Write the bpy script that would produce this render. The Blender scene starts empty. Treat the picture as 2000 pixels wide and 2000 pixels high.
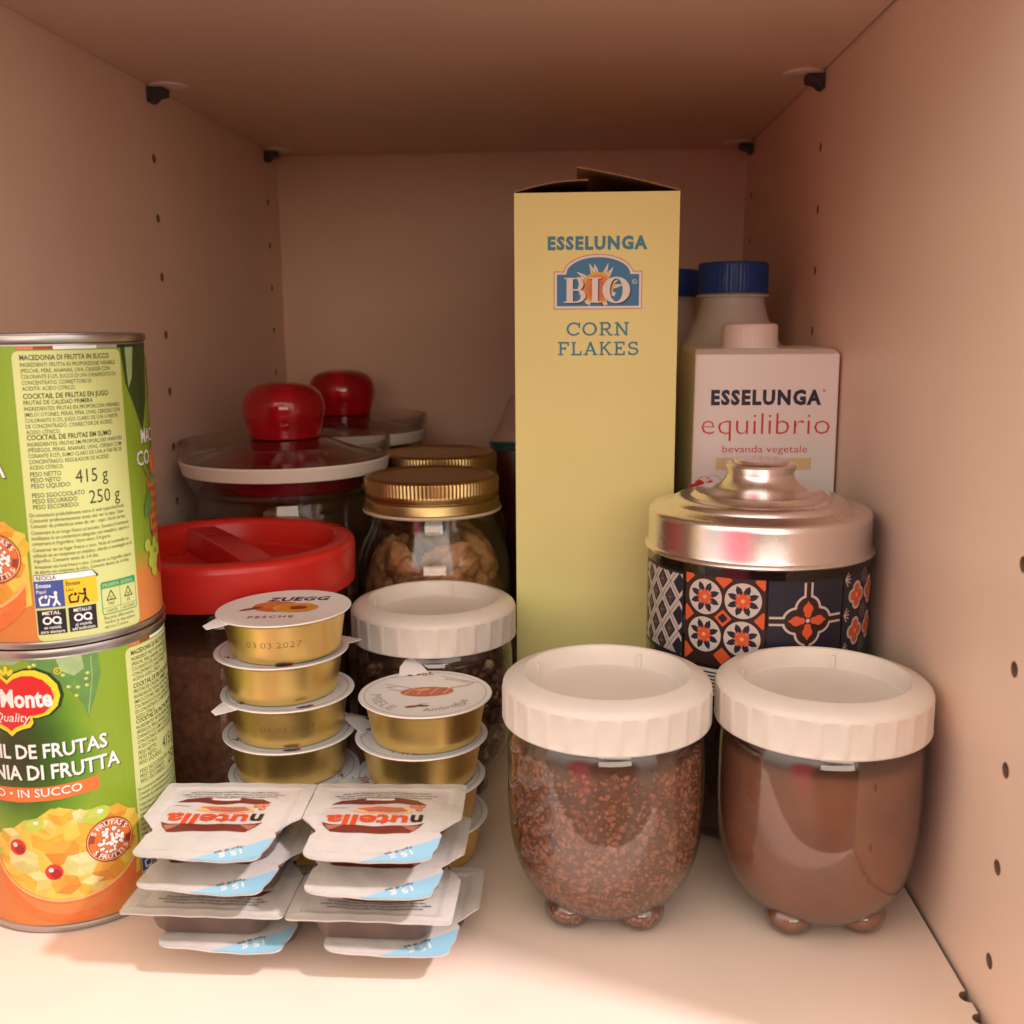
import bpy, math, random
from mathutils import Vector, Matrix, noise
from mathutils.geometry import tessellate_polygon
random.seed(7)
S = 0.001                                   # everything below is written in millimetres
PI = math.pi
sc = bpy.context.scene
COL = sc.collection

# ------------------------------------------------------------------ camera
cam = bpy.data.cameras.new('camera')
cam.sensor_width = 36.0
cam.lens = 2016.26 / 2000 * 36.0
cam.clip_start = 0.01
cam.clip_end = 50
cam_o = bpy.data.objects.new('camera', cam)
COL.objects.link(cam_o)
YAW, PITCH, ROLL = -0.0585, -0.1848, -0.0074
fw = Vector((math.sin(YAW) * math.cos(PITCH), math.cos(YAW) * math.cos(PITCH), math.sin(PITCH)))
rt = Vector((math.cos(YAW), -math.sin(YAW), 0))
up = rt.cross(fw)
rt2 = math.cos(ROLL) * rt + math.sin(ROLL) * up
up2 = -math.sin(ROLL) * rt + math.cos(ROLL) * up
m3 = Matrix((rt2, up2, -fw)).transposed()
cam_o.matrix_world = Matrix.Translation(Vector((230.64, 0, 218.89)) * S) @ m3.to_4x4()
sc.camera = cam_o
cam.dof.use_dof = True
cam.dof.focus_distance = 0.43
cam.dof.aperture_fstop = 17

# ------------------------------------------------------------------ view, sampling
sc.view_settings.view_transform = 'Standard'
sc.view_settings.look = 'None'
sc.view_settings.exposure = 0.0
sc.view_settings.gamma = 1.0
sc.view_settings.use_curve_mapping = False
cy = sc.cycles
cy.use_denoising = True
cy.max_bounces = 12
cy.diffuse_bounces = 6
cy.glossy_bounces = 4
cy.transmission_bounces = 8
cy.transparent_max_bounces = 24
cy.caustics_reflective = False
cy.caustics_refractive = False
cy.sample_clamp_indirect = 4.0

# ------------------------------------------------------------------ the dim room in front of the cupboard
world = bpy.data.worlds.new('World')
sc.world = world
world.use_nodes = True
wn, wl = world.node_tree.nodes, world.node_tree.links
wn.clear()
w_out = wn.new('ShaderNodeOutputWorld')
w_bg = wn.new('ShaderNodeBackground')
w_tc = wn.new('ShaderNodeTexCoord')
w_sep = wn.new('ShaderNodeSeparateXYZ')
w_ramp = wn.new('ShaderNodeValToRGB')       # floor of the room -> walls -> ceiling
w_map = wn.new('ShaderNodeMapRange')
w_map.inputs[1].default_value = -1
w_map.inputs[2].default_value = 1
wl.new(w_tc.outputs['Generated'], w_sep.inputs[0])
wl.new(w_sep.outputs['Z'], w_map.inputs[0])
wl.new(w_map.outputs[0], w_ramp.inputs[0])
cr = w_ramp.color_ramp
cr.elements[0].position = 0.0
cr.elements[0].color = (0.05, 0.025, 0.015, 1)
cr.elements[1].position = 1.0
cr.elements[1].color = (0.74, 0.63, 0.54, 1)
for p_, c_ in ((0.44, (0.30, 0.245, 0.205, 1)), (0.52, (0.63, 0.54, 0.46, 1)), (0.68, (1.06, 0.94, 0.82, 1))):
    e_ = cr.elements.new(p_)
    e_.color = c_
# somebody in pink stands to the front left
w_dot = wn.new('ShaderNodeVectorMath')
w_dot.operation = 'DOT_PRODUCT'
w_dot.inputs[1].default_value = Vector((-0.45, -0.88, -0.05)).normalized()
wl.new(w_tc.outputs['Generated'], w_dot.inputs[0])
w_m2 = wn.new('ShaderNodeMapRange')
w_m2.inputs[1].default_value = 0.93
w_m2.inputs[2].default_value = 0.985
wl.new(w_dot.outputs['Value'], w_m2.inputs[0])
w_mix = wn.new('ShaderNodeMixRGB')
w_mix.inputs[2].default_value = (0.75, 0.10, 0.13, 1)
wl.new(w_m2.outputs[0], w_mix.inputs[0])
wl.new(w_ramp.outputs[0], w_mix.inputs[1])
# the dark figure taking the picture
w_dot2 = wn.new('ShaderNodeVectorMath')
w_dot2.operation = 'DOT_PRODUCT'
w_dot2.inputs[1].default_value = Vector((0.12, -0.98, -0.10)).normalized()
wl.new(w_tc.outputs['Generated'], w_dot2.inputs[0])
w_m3 = wn.new('ShaderNodeMapRange')
w_m3.inputs[1].default_value = 0.86
w_m3.inputs[2].default_value = 0.93
wl.new(w_dot2.outputs['Value'], w_m3.inputs[0])
w_mix2 = wn.new('ShaderNodeMixRGB')
w_mix2.inputs[2].default_value = (0.10, 0.045, 0.035, 1)
wl.new(w_m3.outputs[0], w_mix2.inputs[0])
wl.new(w_mix.outputs[0], w_mix2.inputs[1])
wl.new(w_mix2.outputs[0], w_bg.inputs[0])
w_bg.inputs[1].default_value = 2.05
wl.new(w_bg.outputs[0], w_out.inputs[0])

# ------------------------------------------------------------------ lamps
def area(name, loc, target, size, power, color, shape='DISK'):
    l = bpy.data.lights.new(name, 'AREA')
    l.shape = shape
    l.size = size
    l.energy = power
    l.color = color
    o = bpy.data.objects.new(name, l)
    COL.objects.link(o)
    o.location = loc
    o.rotation_euler = (Vector(target) - Vector(loc)).to_track_quat('-Z', 'Y').to_euler()
    return o
area('ceiling_lamp', (1.21, -0.07, 1.28), (0.12, 0.32, 0.03), 0.13, 24.0, (1.0, 0.90, 0.95))
rl = area('room_fill', (0.62, -2.25, 0.55), (0.15, 0.7, 0.2), 1.7, 15.0, (1.0, 0.82, 0.66), 'RECTANGLE')  # broad fill added for the room's ambient light, brightens left and back walls
rl.data.size_y = 0.6

# ------------------------------------------------------------------ materials
M = {}
def nodes(name):
    m = bpy.data.materials.new(name)
    m.use_nodes = True
    nt = m.node_tree
    b = nt.nodes['Principled BSDF']
    M[name] = m
    return m, nt, b
def mat(name, col, rough=0.5, metal=0.0, spec=0.5, var=0.0, vs=60, bump=0.0, bs=400, coat=0.0, trans=0.0, sss=0.0, aniso=0.0, rvar=0.0, ior=1.5):
    m, nt, b = nodes(name)
    b.inputs['Base Color'].default_value = (*col, 1)
    b.inputs['Roughness'].default_value = rough
    b.inputs['Metallic'].default_value = metal
    b.inputs['Specular IOR Level'].default_value = spec
    b.inputs['Coat Weight'].default_value = coat
    b.inputs['Transmission Weight'].default_value = trans
    b.inputs['IOR'].default_value = ior
    if sss:
        b.inputs['Subsurface Weight'].default_value = sss
        b.inputs['Subsurface Radius'].default_value = (0.004, 0.0025, 0.0018)
        b.inputs['Subsurface Scale'].default_value = 1.0
    b.inputs['Anisotropic'].default_value = aniso
    tc = None
    if var or bump or rvar:
        tc = nt.nodes.new('ShaderNodeTexCoord')
    if var or rvar:
        n = nt.nodes.new('ShaderNodeTexNoise')
        n.inputs['Scale'].default_value = vs
        n.inputs['Detail'].default_value = 5
        nt.links.new(tc.outputs['Object'], n.inputs['Vector'])
        if var:
            r = nt.nodes.new('ShaderNodeValToRGB')
            r.color_ramp.elements[0].position = 0.3
            r.color_ramp.elements[1].position = 0.7
            r.color_ramp.elements[0].color = (*[max(0, c * (1 - var)) for c in col], 1)
            r.color_ramp.elements[1].color = (*[min(1, c * (1 + var)) for c in col], 1)
            nt.links.new(n.outputs['Fac'], r.inputs[0])
            nt.links.new(r.outputs[0], b.inputs['Base Color'])
        if rvar:
            mr = nt.nodes.new('ShaderNodeMapRange')
            mr.inputs[3].default_value = max(0.02, rough - rvar)
            mr.inputs[4].default_value = rough + rvar
            nt.links.new(n.outputs['Fac'], mr.inputs[0])
            nt.links.new(mr.outputs[0], b.inputs['Roughness'])
    if bump:
        n2 = nt.nodes.new('ShaderNodeTexNoise')
        n2.inputs['Scale'].default_value = bs
        n2.inputs['Detail'].default_value = 3
        nt.links.new(tc.outputs['Object'], n2.inputs['Vector'])
        bp = nt.nodes.new('ShaderNodeBump')
        bp.inputs['Strength'].default_value = bump
        bp.inputs['Distance'].default_value = 0.001
        nt.links.new(n2.outputs['Fac'], bp.inputs['Height'])
        nt.links.new(bp.outputs[0], b.inputs['Normal'])
    return m
def clear(name, tint=(0.93, 0.93, 0.92), edge=(0.62, 0.6, 0.57), rough=0.03, f0=0.045, bump=0.0, bs=60):
    """Thin clear plastic or glass: see-through, with a mirror-like skin that grows towards grazing angles."""
    m = bpy.data.materials.new(name)
    m.use_nodes = True
    nt = m.node_tree
    nt.nodes.clear()
    out = nt.nodes.new('ShaderNodeOutputMaterial')
    mix = nt.nodes.new('ShaderNodeMixShader')
    tr = nt.nodes.new('ShaderNodeBsdfTransparent')
    gl = nt.nodes.new('ShaderNodeBsdfGlossy')
    gl.inputs['Roughness'].default_value = rough
    lw = nt.nodes.new('ShaderNodeLayerWeight')
    lw.inputs['Blend'].default_value = 0.5
    p5 = nt.nodes.new('ShaderNodeMath')
    p5.operation = 'POWER'
    p5.inputs[1].default_value = 4.0
    ma = nt.nodes.new('ShaderNodeMath')
    ma.operation = 'MULTIPLY_ADD'
    ma.inputs[1].default_value = 0.9
    ma.inputs[2].default_value = f0
    p2 = nt.nodes.new('ShaderNodeMath')
    p2.operation = 'POWER'
    p2.inputs[1].default_value = 3.0
    cm = nt.nodes.new('ShaderNodeMixRGB')
    cm.inputs[1].default_value = (*tint, 1)
    cm.inputs[2].default_value = (*edge, 1)
    L = nt.links.new
    L(lw.outputs['Facing'], p5.inputs[0])
    L(p5.outputs[0], ma.inputs[0])
    L(lw.outputs['Facing'], p2.inputs[0])
    L(p2.outputs[0], cm.inputs[0])
    L(cm.outputs[0], tr.inputs[0])
    L(ma.outputs[0], mix.inputs[0])
    L(tr.outputs[0], mix.inputs[1])
    L(gl.outputs[0], mix.inputs[2])
    L(mix.outputs[0], out.inputs[0])
    if bump:
        tc = nt.nodes.new('ShaderNodeTexCoord')
        n2 = nt.nodes.new('ShaderNodeTexNoise')
        n2.inputs['Scale'].default_value = bs
        n2.inputs['Detail'].default_value = 1
        L(tc.outputs['Object'], n2.inputs['Vector'])
        bp = nt.nodes.new('ShaderNodeBump')
        bp.inputs['Strength'].default_value = bump
        bp.inputs['Distance'].default_value = 0.002
        L(n2.outputs['Fac'], bp.inputs['Height'])
        L(bp.outputs[0], gl.inputs['Normal'])
    M[name] = m
    return m
def grains(name, cols, scale, bump, rough=0.75, rnd=1.0, dist=0.0015):
    """Cell-by-cell coloured grains (coffee, seeds, ground spice)."""
    m, nt, b = nodes(name)
    tc = nt.nodes.new('ShaderNodeTexCoord')
    ns = nt.nodes.new('ShaderNodeTexNoise')
    ns.inputs['Scale'].default_value = scale * 0.8
    ad = nt.nodes.new('ShaderNodeMixRGB')
    ad.inputs[0].default_value = 0.003
    nt.links.new(tc.outputs['Object'], ad.inputs[1])
    nt.links.new(tc.outputs['Object'], ns.inputs['Vector'])
    nt.links.new(ns.outputs['Color'], ad.inputs[2])
    v = nt.nodes.new('ShaderNodeTexVoronoi')
    v.inputs['Scale'].default_value = scale
    v.inputs['Randomness'].default_value = rnd
    nt.links.new(ad.outputs[0], v.inputs['Vector'])
    s = nt.nodes.new('ShaderNodeSeparateColor')
    nt.links.new(v.outputs['Color'], s.inputs[0])
    r = nt.nodes.new('ShaderNodeValToRGB')
    r.color_ramp.elements[0].color = (*cols[0], 1)
    r.color_ramp.elements[1].color = (*cols[-1], 1)
    for i, c in enumerate(cols[1:-1]):
        e = r.color_ramp.elements.new((i + 1) / (len(cols) - 1))
        e.color = (*c, 1)
    nt.links.new(s.outputs[0], r.inputs[0])
    nt.links.new(r.outputs[0], b.inputs['Base Color'])
    b.inputs['Roughness'].default_value = rough
    inv = nt.nodes.new('ShaderNodeMath')
    inv.operation = 'SUBTRACT'
    inv.inputs[0].default_value = 1.0
    nt.links.new(v.outputs['Distance'], inv.inputs[1])
    bp = nt.nodes.new('ShaderNodeBump')
    bp.inputs['Strength'].default_value = bump
    bp.inputs['Distance'].default_value = dist
    nt.links.new(inv.outputs[0], bp.inputs['Height'])
    nt.links.new(bp.outputs[0], b.inputs['Normal'])
    return m

mat('melamine_back', (0.76, 0.525, 0.39), 0.5, var=0.03, vs=14)  # browner laminate copy: dim warm light at the back put into its colour
mat('melamine', (0.84, 0.64, 0.515), 0.40, var=0.035, vs=11, rvar=0.07, bump=0.03, bs=900)
mat('melamine_floor', (0.85, 0.69, 0.585), 0.36, var=0.025, vs=22, bump=0.03, bs=900, rvar=0.06)  # paler laminate copy, lightened to bounce more light onto walls and shelf
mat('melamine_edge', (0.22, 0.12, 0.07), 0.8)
mat('pin_plastic', (0.045, 0.038, 0.035), 0.5, var=0.3, vs=300)
mat('pad_plastic', (0.80, 0.70, 0.62), 0.3)
mat('white_lid', (0.75, 0.70, 0.64), 0.34, sss=0.25, var=0.03, rvar=0.08, vs=70, bump=0.02, bs=300)
mat('red_lid', (0.62, 0.022, 0.016), 0.30, sss=0.15, var=0.08, vs=40, rvar=0.08)
mat('knob_red_dark', (0.22, 0.006, 0.012), 0.2, trans=0.2)
mat('knob_red', (0.66, 0.008, 0.02), 0.10, trans=0.6, coat=0.3)
mat('tin', (0.92, 0.89, 0.89), 0.26, metal=1.0, rvar=0.05, vs=120, bump=0.03, bs=90)
mat('can_steel', (0.46, 0.44, 0.42), 0.33, metal=1.0, rvar=0.06, vs=150)
mat('gold_foil', (0.97, 0.70, 0.24), 0.34, metal=1.0, rvar=0.04, vs=120)
mat('gold_lid', (0.56, 0.42, 0.19), 0.34, metal=1.0, var=0.12, vs=60, rvar=0.08)
mat('gold_lid_edge', (0.72, 0.62, 0.46), 0.5)
mat('foil_white', (0.61, 0.565, 0.525), 0.38, bump=0.6, bs=120, var=0.02, vs=150)
mat('cup_lid_white', (0.88, 0.86, 0.85), 0.34, bump=0.06, bs=150)
mat('spread_cup', (0.13, 0.085, 0.068), 0.32, var=0.15, vs=80)
mat('cardboard_yellow', (0.89, 0.86, 0.35), 0.5, var=0.035, vs=14, bump=0.25, bs=28, rvar=0.08)
mat('cardboard_brown', (0.30, 0.17, 0.09), 0.85, var=0.12, vs=200)
mat('carton_white', (0.90, 0.87, 0.86), 0.35, var=0.01, vs=30)
mat('bottle_white', (0.82, 0.81, 0.80), 0.35, sss=0.2)
mat('cap_blue', (0.018, 0.085, 0.42), 0.35)
mat('cap_white', (0.86, 0.80, 0.77), 0.4)
mat('gasket_white', (0.86, 0.80, 0.72), 0.45)
mat('walnut', (0.50, 0.25, 0.10), 0.5, var=0.5, vs=140, bump=0.9, bs=300)
mat('walnut_pale', (0.66, 0.54, 0.42), 0.6, var=0.12, vs=200)  # paler colour for a single nut shape
mat('cocoa', (0.215, 0.084, 0.042), 0.9, var=0.24, vs=34, bump=0.14, bs=420)
mat('dark_grounds', (0.29, 0.125, 0.075), 0.9, var=0.35, vs=300, bump=0.4, bs=900)
mat('tea_dark', (0.05, 0.022, 0.014), 0.8, var=0.4, vs=200, bump=0.4, bs=600)
mat('biscuit', (0.36, 0.21, 0.11), 0.8, var=0.15, vs=120, bump=0.2, bs=500)
mat('pouch_pale', (0.52, 0.34, 0.27), 0.25, bump=0.4, bs=40)
mat('pouch_teal', (0.03, 0.13, 0.12), 0.35)
mat('pouch_red', (0.10, 0.02, 0.012), 0.3, bump=0.3, bs=50)
clear('clear_plastic', rough=0.05, f0=0.11, bump=0.10, bs=35)
clear('clear_glass', tint=(0.975, 0.975, 0.965), edge=(0.66, 0.62, 0.58), rough=0.04, f0=0.075, bump=0.05, bs=30)
clear('dark_glass', tint=(0.93, 0.91, 0.89), edge=(0.45, 0.40, 0.36), rough=0.02, f0=0.06, bump=0.05, bs=30)
grains('granules', [(0.17, 0.06, 0.026), (0.30, 0.115, 0.05), (0.38, 0.16, 0.075), (0.24, 0.085, 0.038)], 520, 1.0, 0.6, dist=0.0016)
grains('seed_mix', [(0.05, 0.02, 0.012), (0.09, 0.035, 0.02), (0.14, 0.06, 0.03), (0.05, 0.024, 0.02), (0.36, 0.24, 0.16)], 95, 1.0, 0.6, dist=0.004)

# printing inks
def ink(name, col, rough=0.42, **k):
    return mat('ink_' + name, col, rough, **k)
for n_, c_ in dict(white=(0.84, 0.82, 0.78), black=(0.012, 0.011, 0.012), navy=(0.012, 0.016, 0.045), red=(0.62, 0.02, 0.022),
                   yellow=(0.86, 0.62, 0.03), dkgreen=(0.014, 0.045, 0.012), orange=(0.72, 0.17, 0.04), panel=(0.58, 0.62, 0.24),
                   textgreen=(0.035, 0.05, 0.014), blue=(0.05, 0.08, 0.28), amber=(0.80, 0.50, 0.02), kraft=(0.55, 0.22, 0.05),
                   wood=(0.58, 0.23, 0.06), leaf=(0.12, 0.26, 0.06), leafdark=(0.03, 0.06, 0.014), leaflight=(0.32, 0.44, 0.20), skyblue=(0.30, 0.56, 0.72),
                   choc=(0.17, 0.032, 0.02), choclight=(0.42, 0.15, 0.10), nred=(0.68, 0.075, 0.018), grey=(0.35, 0.33, 0.31),
                   sunor=(0.78, 0.24, 0.05), bioblue=(0.02, 0.20, 0.42), corn=(0.03, 0.25, 0.36), peach=(0.72, 0.16, 0.06),
                   peachlight=(0.85, 0.42, 0.18), rose=(0.60, 0.16, 0.10), pred=(0.66, 0.035, 0.04), gold=(0.80, 0.62, 0.33),
                   tilenavy=(0.016, 0.017, 0.034), tilebrown=(0.035, 0.014, 0.011), tilewhite=(0.62, 0.54, 0.50), tileorange=(0.72, 0.11, 0.035),
                   stampgold=(0.25, 0.15, 0.05), green=(0.04, 0.30, 0.12), badge=(0.30, 0.05, 0.025), tilegrey=(0.10, 0.075, 0.07),
                   pear=(0.66, 0.64, 0.30), pearb=(0.60, 0.59, 0.24), pearc=(0.55, 0.52, 0.18), fgl=(0.50, 0.58, 0.12), fcd=(0.36, 0.010, 0.012), frl=(0.66, 0.22, 0.07), fy=(0.62, 0.40, 0.04), fya=(0.70, 0.50, 0.08), fyb=(0.66, 0.38, 0.04), fpa=(0.68, 0.52, 0.16), foa=(0.72, 0.36, 0.05), fob=(0.66, 0.28, 0.035), foc=(0.62, 0.23, 0.03), fo=(0.78, 0.34, 0.03), fp=(0.74, 0.64, 0.28), fg=(0.46, 0.56, 0.07), fc=(0.62, 0.03, 0.03), fr=(0.70, 0.17, 0.04)).items():
    ink(n_, c_, var=0.10 if n_ in ('fy', 'fya', 'fyb', 'fpa', 'foa', 'fob', 'foc', 'pear', 'pearb', 'pearc', 'fo', 'fp', 'fg', 'fr', 'wood', 'leaf', 'leaflight', 'kraft', 'peach', 'peachlight') else 0.0, vs=260)
ink_spec = M['ink_skyblue']

# the printed green background of the fruit tins: dark round the headline, bright beside the text panel
def green_print():
    m, nt, b = nodes('label_green')
    tc = nt.nodes.new('ShaderNodeTexCoord')
    sep = nt.nodes.new('ShaderNodeSeparateXYZ')
    nt.links.new(tc.outputs['UV'], sep.inputs[0])
    def mth(op, a, b_=None):
        n = nt.nodes.new('ShaderNodeMath')
        n.operation = op
        for i, x in enumerate((a, b_)):
            if x is None: continue
            if isinstance(x, (int, float)): n.inputs[i].default_value = x
            else: nt.links.new(x, n.inputs[i])
        return n.outputs[0]
    u, v = sep.outputs[0], sep.outputs[1]               # uv in units of 100 mm
    du = mth('MULTIPLY', mth('SUBTRACT', u, -0.40), 3.6)
    dv = mth('MULTIPLY', mth('SUBTRACT', v, 0.70), 3.1)
    d = mth('SQRT', mth('ADD', mth('MULTIPLY', du, du), mth('MULTIPLY', dv, dv)))
    du2 = mth('MULTIPLY', mth('SUBTRACT', u, 0.80), 3.6)
    d2 = mth('SQRT', mth('ADD', mth('MULTIPLY', du2, du2), mth('MULTIPLY', dv, dv)))
    dm = mth('MINIMUM', d, d2)
    ns = nt.nodes.new('ShaderNodeTexNoise')
    ns.inputs['Scale'].default_value = 3.5
    ns.inputs['Detail'].default_value = 2
    nt.links.new(tc.outputs['UV'], ns.inputs['Vector'])
    dn = mth('ADD', dm, mth('MULTIPLY', mth('SUBTRACT', ns.outputs['Fac'], 0.5), 0.7))
    r = nt.nodes.new('ShaderNodeValToRGB')
    el = r.color_ramp.elements
    el[0].position, el[0].color = 0.25, (0.030, 0.040, 0.010, 1)
    el[1].position, el[1].color = 1.0, (0.22, 0.34, 0.024, 1)
    e = el.new(0.55); e.color = (0.050, 0.12, 0.016, 1)
    e = el.new(0.80); e.color = (0.12, 0.27, 0.022, 1)
    nt.links.new(dn, r.inputs[0])
    # woody table at the foot of the picture
    mr = nt.nodes.new('ShaderNodeMapRange')
    mr.inputs[1].default_value = 0.30
    mr.inputs[2].default_value = 0.20
    nt.links.new(v, mr.inputs[0])
    mx = nt.nodes.new('ShaderNodeMixRGB')
    mx.inputs[2].default_value = (0.60, 0.20, 0.05, 1)
    nt.links.new(mr.outputs[0], mx.inputs[0])
    nt.links.new(r.outputs[0], mx.inputs[1])
    nt.links.new(mx.outputs[0], b.inputs['Base Color'])
    b.inputs['Roughness'].default_value = 0.36
green_print()

# ------------------------------------------------------------------ mesh building
class MB:
    def __init__(self):
        self.v, self.f, self.mi, self.sm, self.uv = [], [], [], [], {}
        self.mats = []
    def m(self, name):
        if name not in self.mats: self.mats.append(name)
        return self.mats.index(name)
    def add(self, pts, faces, mname, smooth=False):
        o = len(self.v)
        self.v += [tuple(p) for p in pts]
        k = self.m(mname)
        for f in faces:
            self.f.append([i + o for i in f])
            self.mi.append(k)
            self.sm.append(smooth)
        return o
    def lathe(self, prof, mname, n=72, mod=None, c=(0, 0), smooth=True, a0=0.0):
        """prof: (r, z) from bottom to top on the outside; mod(theta, r, z) -> (r, z)."""
        pts, faces, rows = [], [], []
        for r, z in prof:
            if r < 1e-6:
                rows.append([len(pts)])
                pts.append((c[0], c[1], z))
            else:
                row = []
                for i in range(n):
                    a = a0 + 2 * PI * i / n
                    rr, zz = mod(a, r, z) if mod else (r, z)
                    row.append(len(pts))
                    pts.append((c[0] + rr * math.cos(a), c[1] + rr * math.sin(a), zz))
                rows.append(row)
        for A, B in zip(rows, rows[1:]):
            for i in range(n):
                j = (i + 1) % n
                if len(A) == 1 and len(B) == 1: continue
                if len(A) == 1: faces.append([A[0], B[j], B[i]])
                elif len(B) == 1: faces.append([A[i], A[j], B[0]])
                else: faces.append([A[i], A[j], B[j], B[i]])
        self.add(pts, faces, mname, smooth)
        return self
    def box(self, a, b, mname):
        x0, y0, z0 = a
        x1, y1, z1 = b
        p = [(x0, y0, z0), (x1, y0, z0), (x1, y1, z0), (x0, y1, z0), (x0, y0, z1), (x1, y0, z1), (x1, y1, z1), (x0, y1, z1)]
        self.add(p, [[0, 3, 2, 1], [4, 5, 6, 7], [0, 1, 5, 4], [1, 2, 6, 5], [2, 3, 7, 6], [3, 0, 4, 7]], mname)
        return self
    def prism(self, poly, z0, z1, mname, side=None):
        n = len(poly)
        tri = tessellate_polygon([[Vector((x, y, 0)) for x, y in poly]])
        area2 = sum(poly[i][0] * poly[(i + 1) % n][1] - poly[(i + 1) % n][0] * poly[i][1] for i in range(n))
        if area2 < 0: poly = poly[::-1]; tri = tessellate_polygon([[Vector((x, y, 0)) for x, y in poly]])
        top, bot = [], []
        for t in tri:
            a, b, c = [poly[i] for i in t]
            cr_ = (b[0] - a[0]) * (c[1] - a[1]) - (b[1] - a[1]) * (c[0] - a[0])
            t = list(t) if cr_ > 0 else [t[0], t[2], t[1]]
            top.append([i + n for i in t])
            bot.append([t[0], t[2], t[1]])
        pts = [(x, y, z0) for x, y in poly] + [(x, y, z1) for x, y in poly]
        self.add(pts, top + bot, mname)
        self.add(pts, [[i, (i + 1) % n, (i + 1) % n + n, i + n] for i in range(n)], side or mname)
        return self
    def build(self, name, parent=None, loc=None, rot=None, sharp=38, bevel=0.0):
        me = bpy.data.meshes.new(name)
        me.from_pydata([(x * S, y * S, z * S) for x, y, z in self.v], [], self.f)
        for k in self.mats: me.materials.append(M[k])
        me.polygons.foreach_set('material_index', self.mi)
        me.polygons.foreach_set('use_smooth', self.sm)
        if self.uv:
            l = me.uv_layers.new(name='UVMap')
            for li, lp in enumerate(me.loops):
                l.data[li].uv = self.uv.get(lp.vertex_index, (0, 0))
        me.validate()
        me.update()
        if any(self.sm): me.set_sharp_from_angle(angle=math.radians(sharp))
        o = bpy.data.objects.new(name, me)
        COL.objects.link(o)
        if loc: o.location = Vector(loc) * S
        if rot: o.rotation_euler = rot
        if parent: o.parent = parent
        if bevel:
            b = o.modifiers.new('bevel', 'BEVEL')
            b.width = bevel * S
            b.segments = 2
            b.limit_method = 'ANGLE'
        return o

# ------------------------------------------------------------------ flat printed artwork
_tc = {}
def text_tris(s, off=0.0, shear=0.0, res=2, sp=1.0):
    key = (s, off, shear, res, sp)
    if key not in _tc:
        c = bpy.data.curves.new('t', 'FONT')
        c.body = s
        c.size = 1
        c.offset = off
        c.shear = shear
        c.resolution_u = res
        c.space_character = sp
        o = bpy.data.objects.new('t', c)
        me = o.to_mesh()
        vs = [tuple(v.co[:2]) for v in me.vertices]
        me.calc_loop_triangles()
        tr = [[vs[i] for i in t.vertices] for t in me.loop_triangles]
        o.to_mesh_clear()
        bpy.data.objects.remove(o)
        bpy.data.curves.remove(c)
        _tc[key] = tr
    return _tc[key]
def bbox(tr):
    xs = [p[0] for t in tr for p in t]
    ys = [p[1] for t in tr for p in t]
    return min(xs), max(xs), min(ys), max(ys)
CAPH = bbox(text_tris('H'))[3]
XH = bbox(text_tris('x'))[3]

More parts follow.
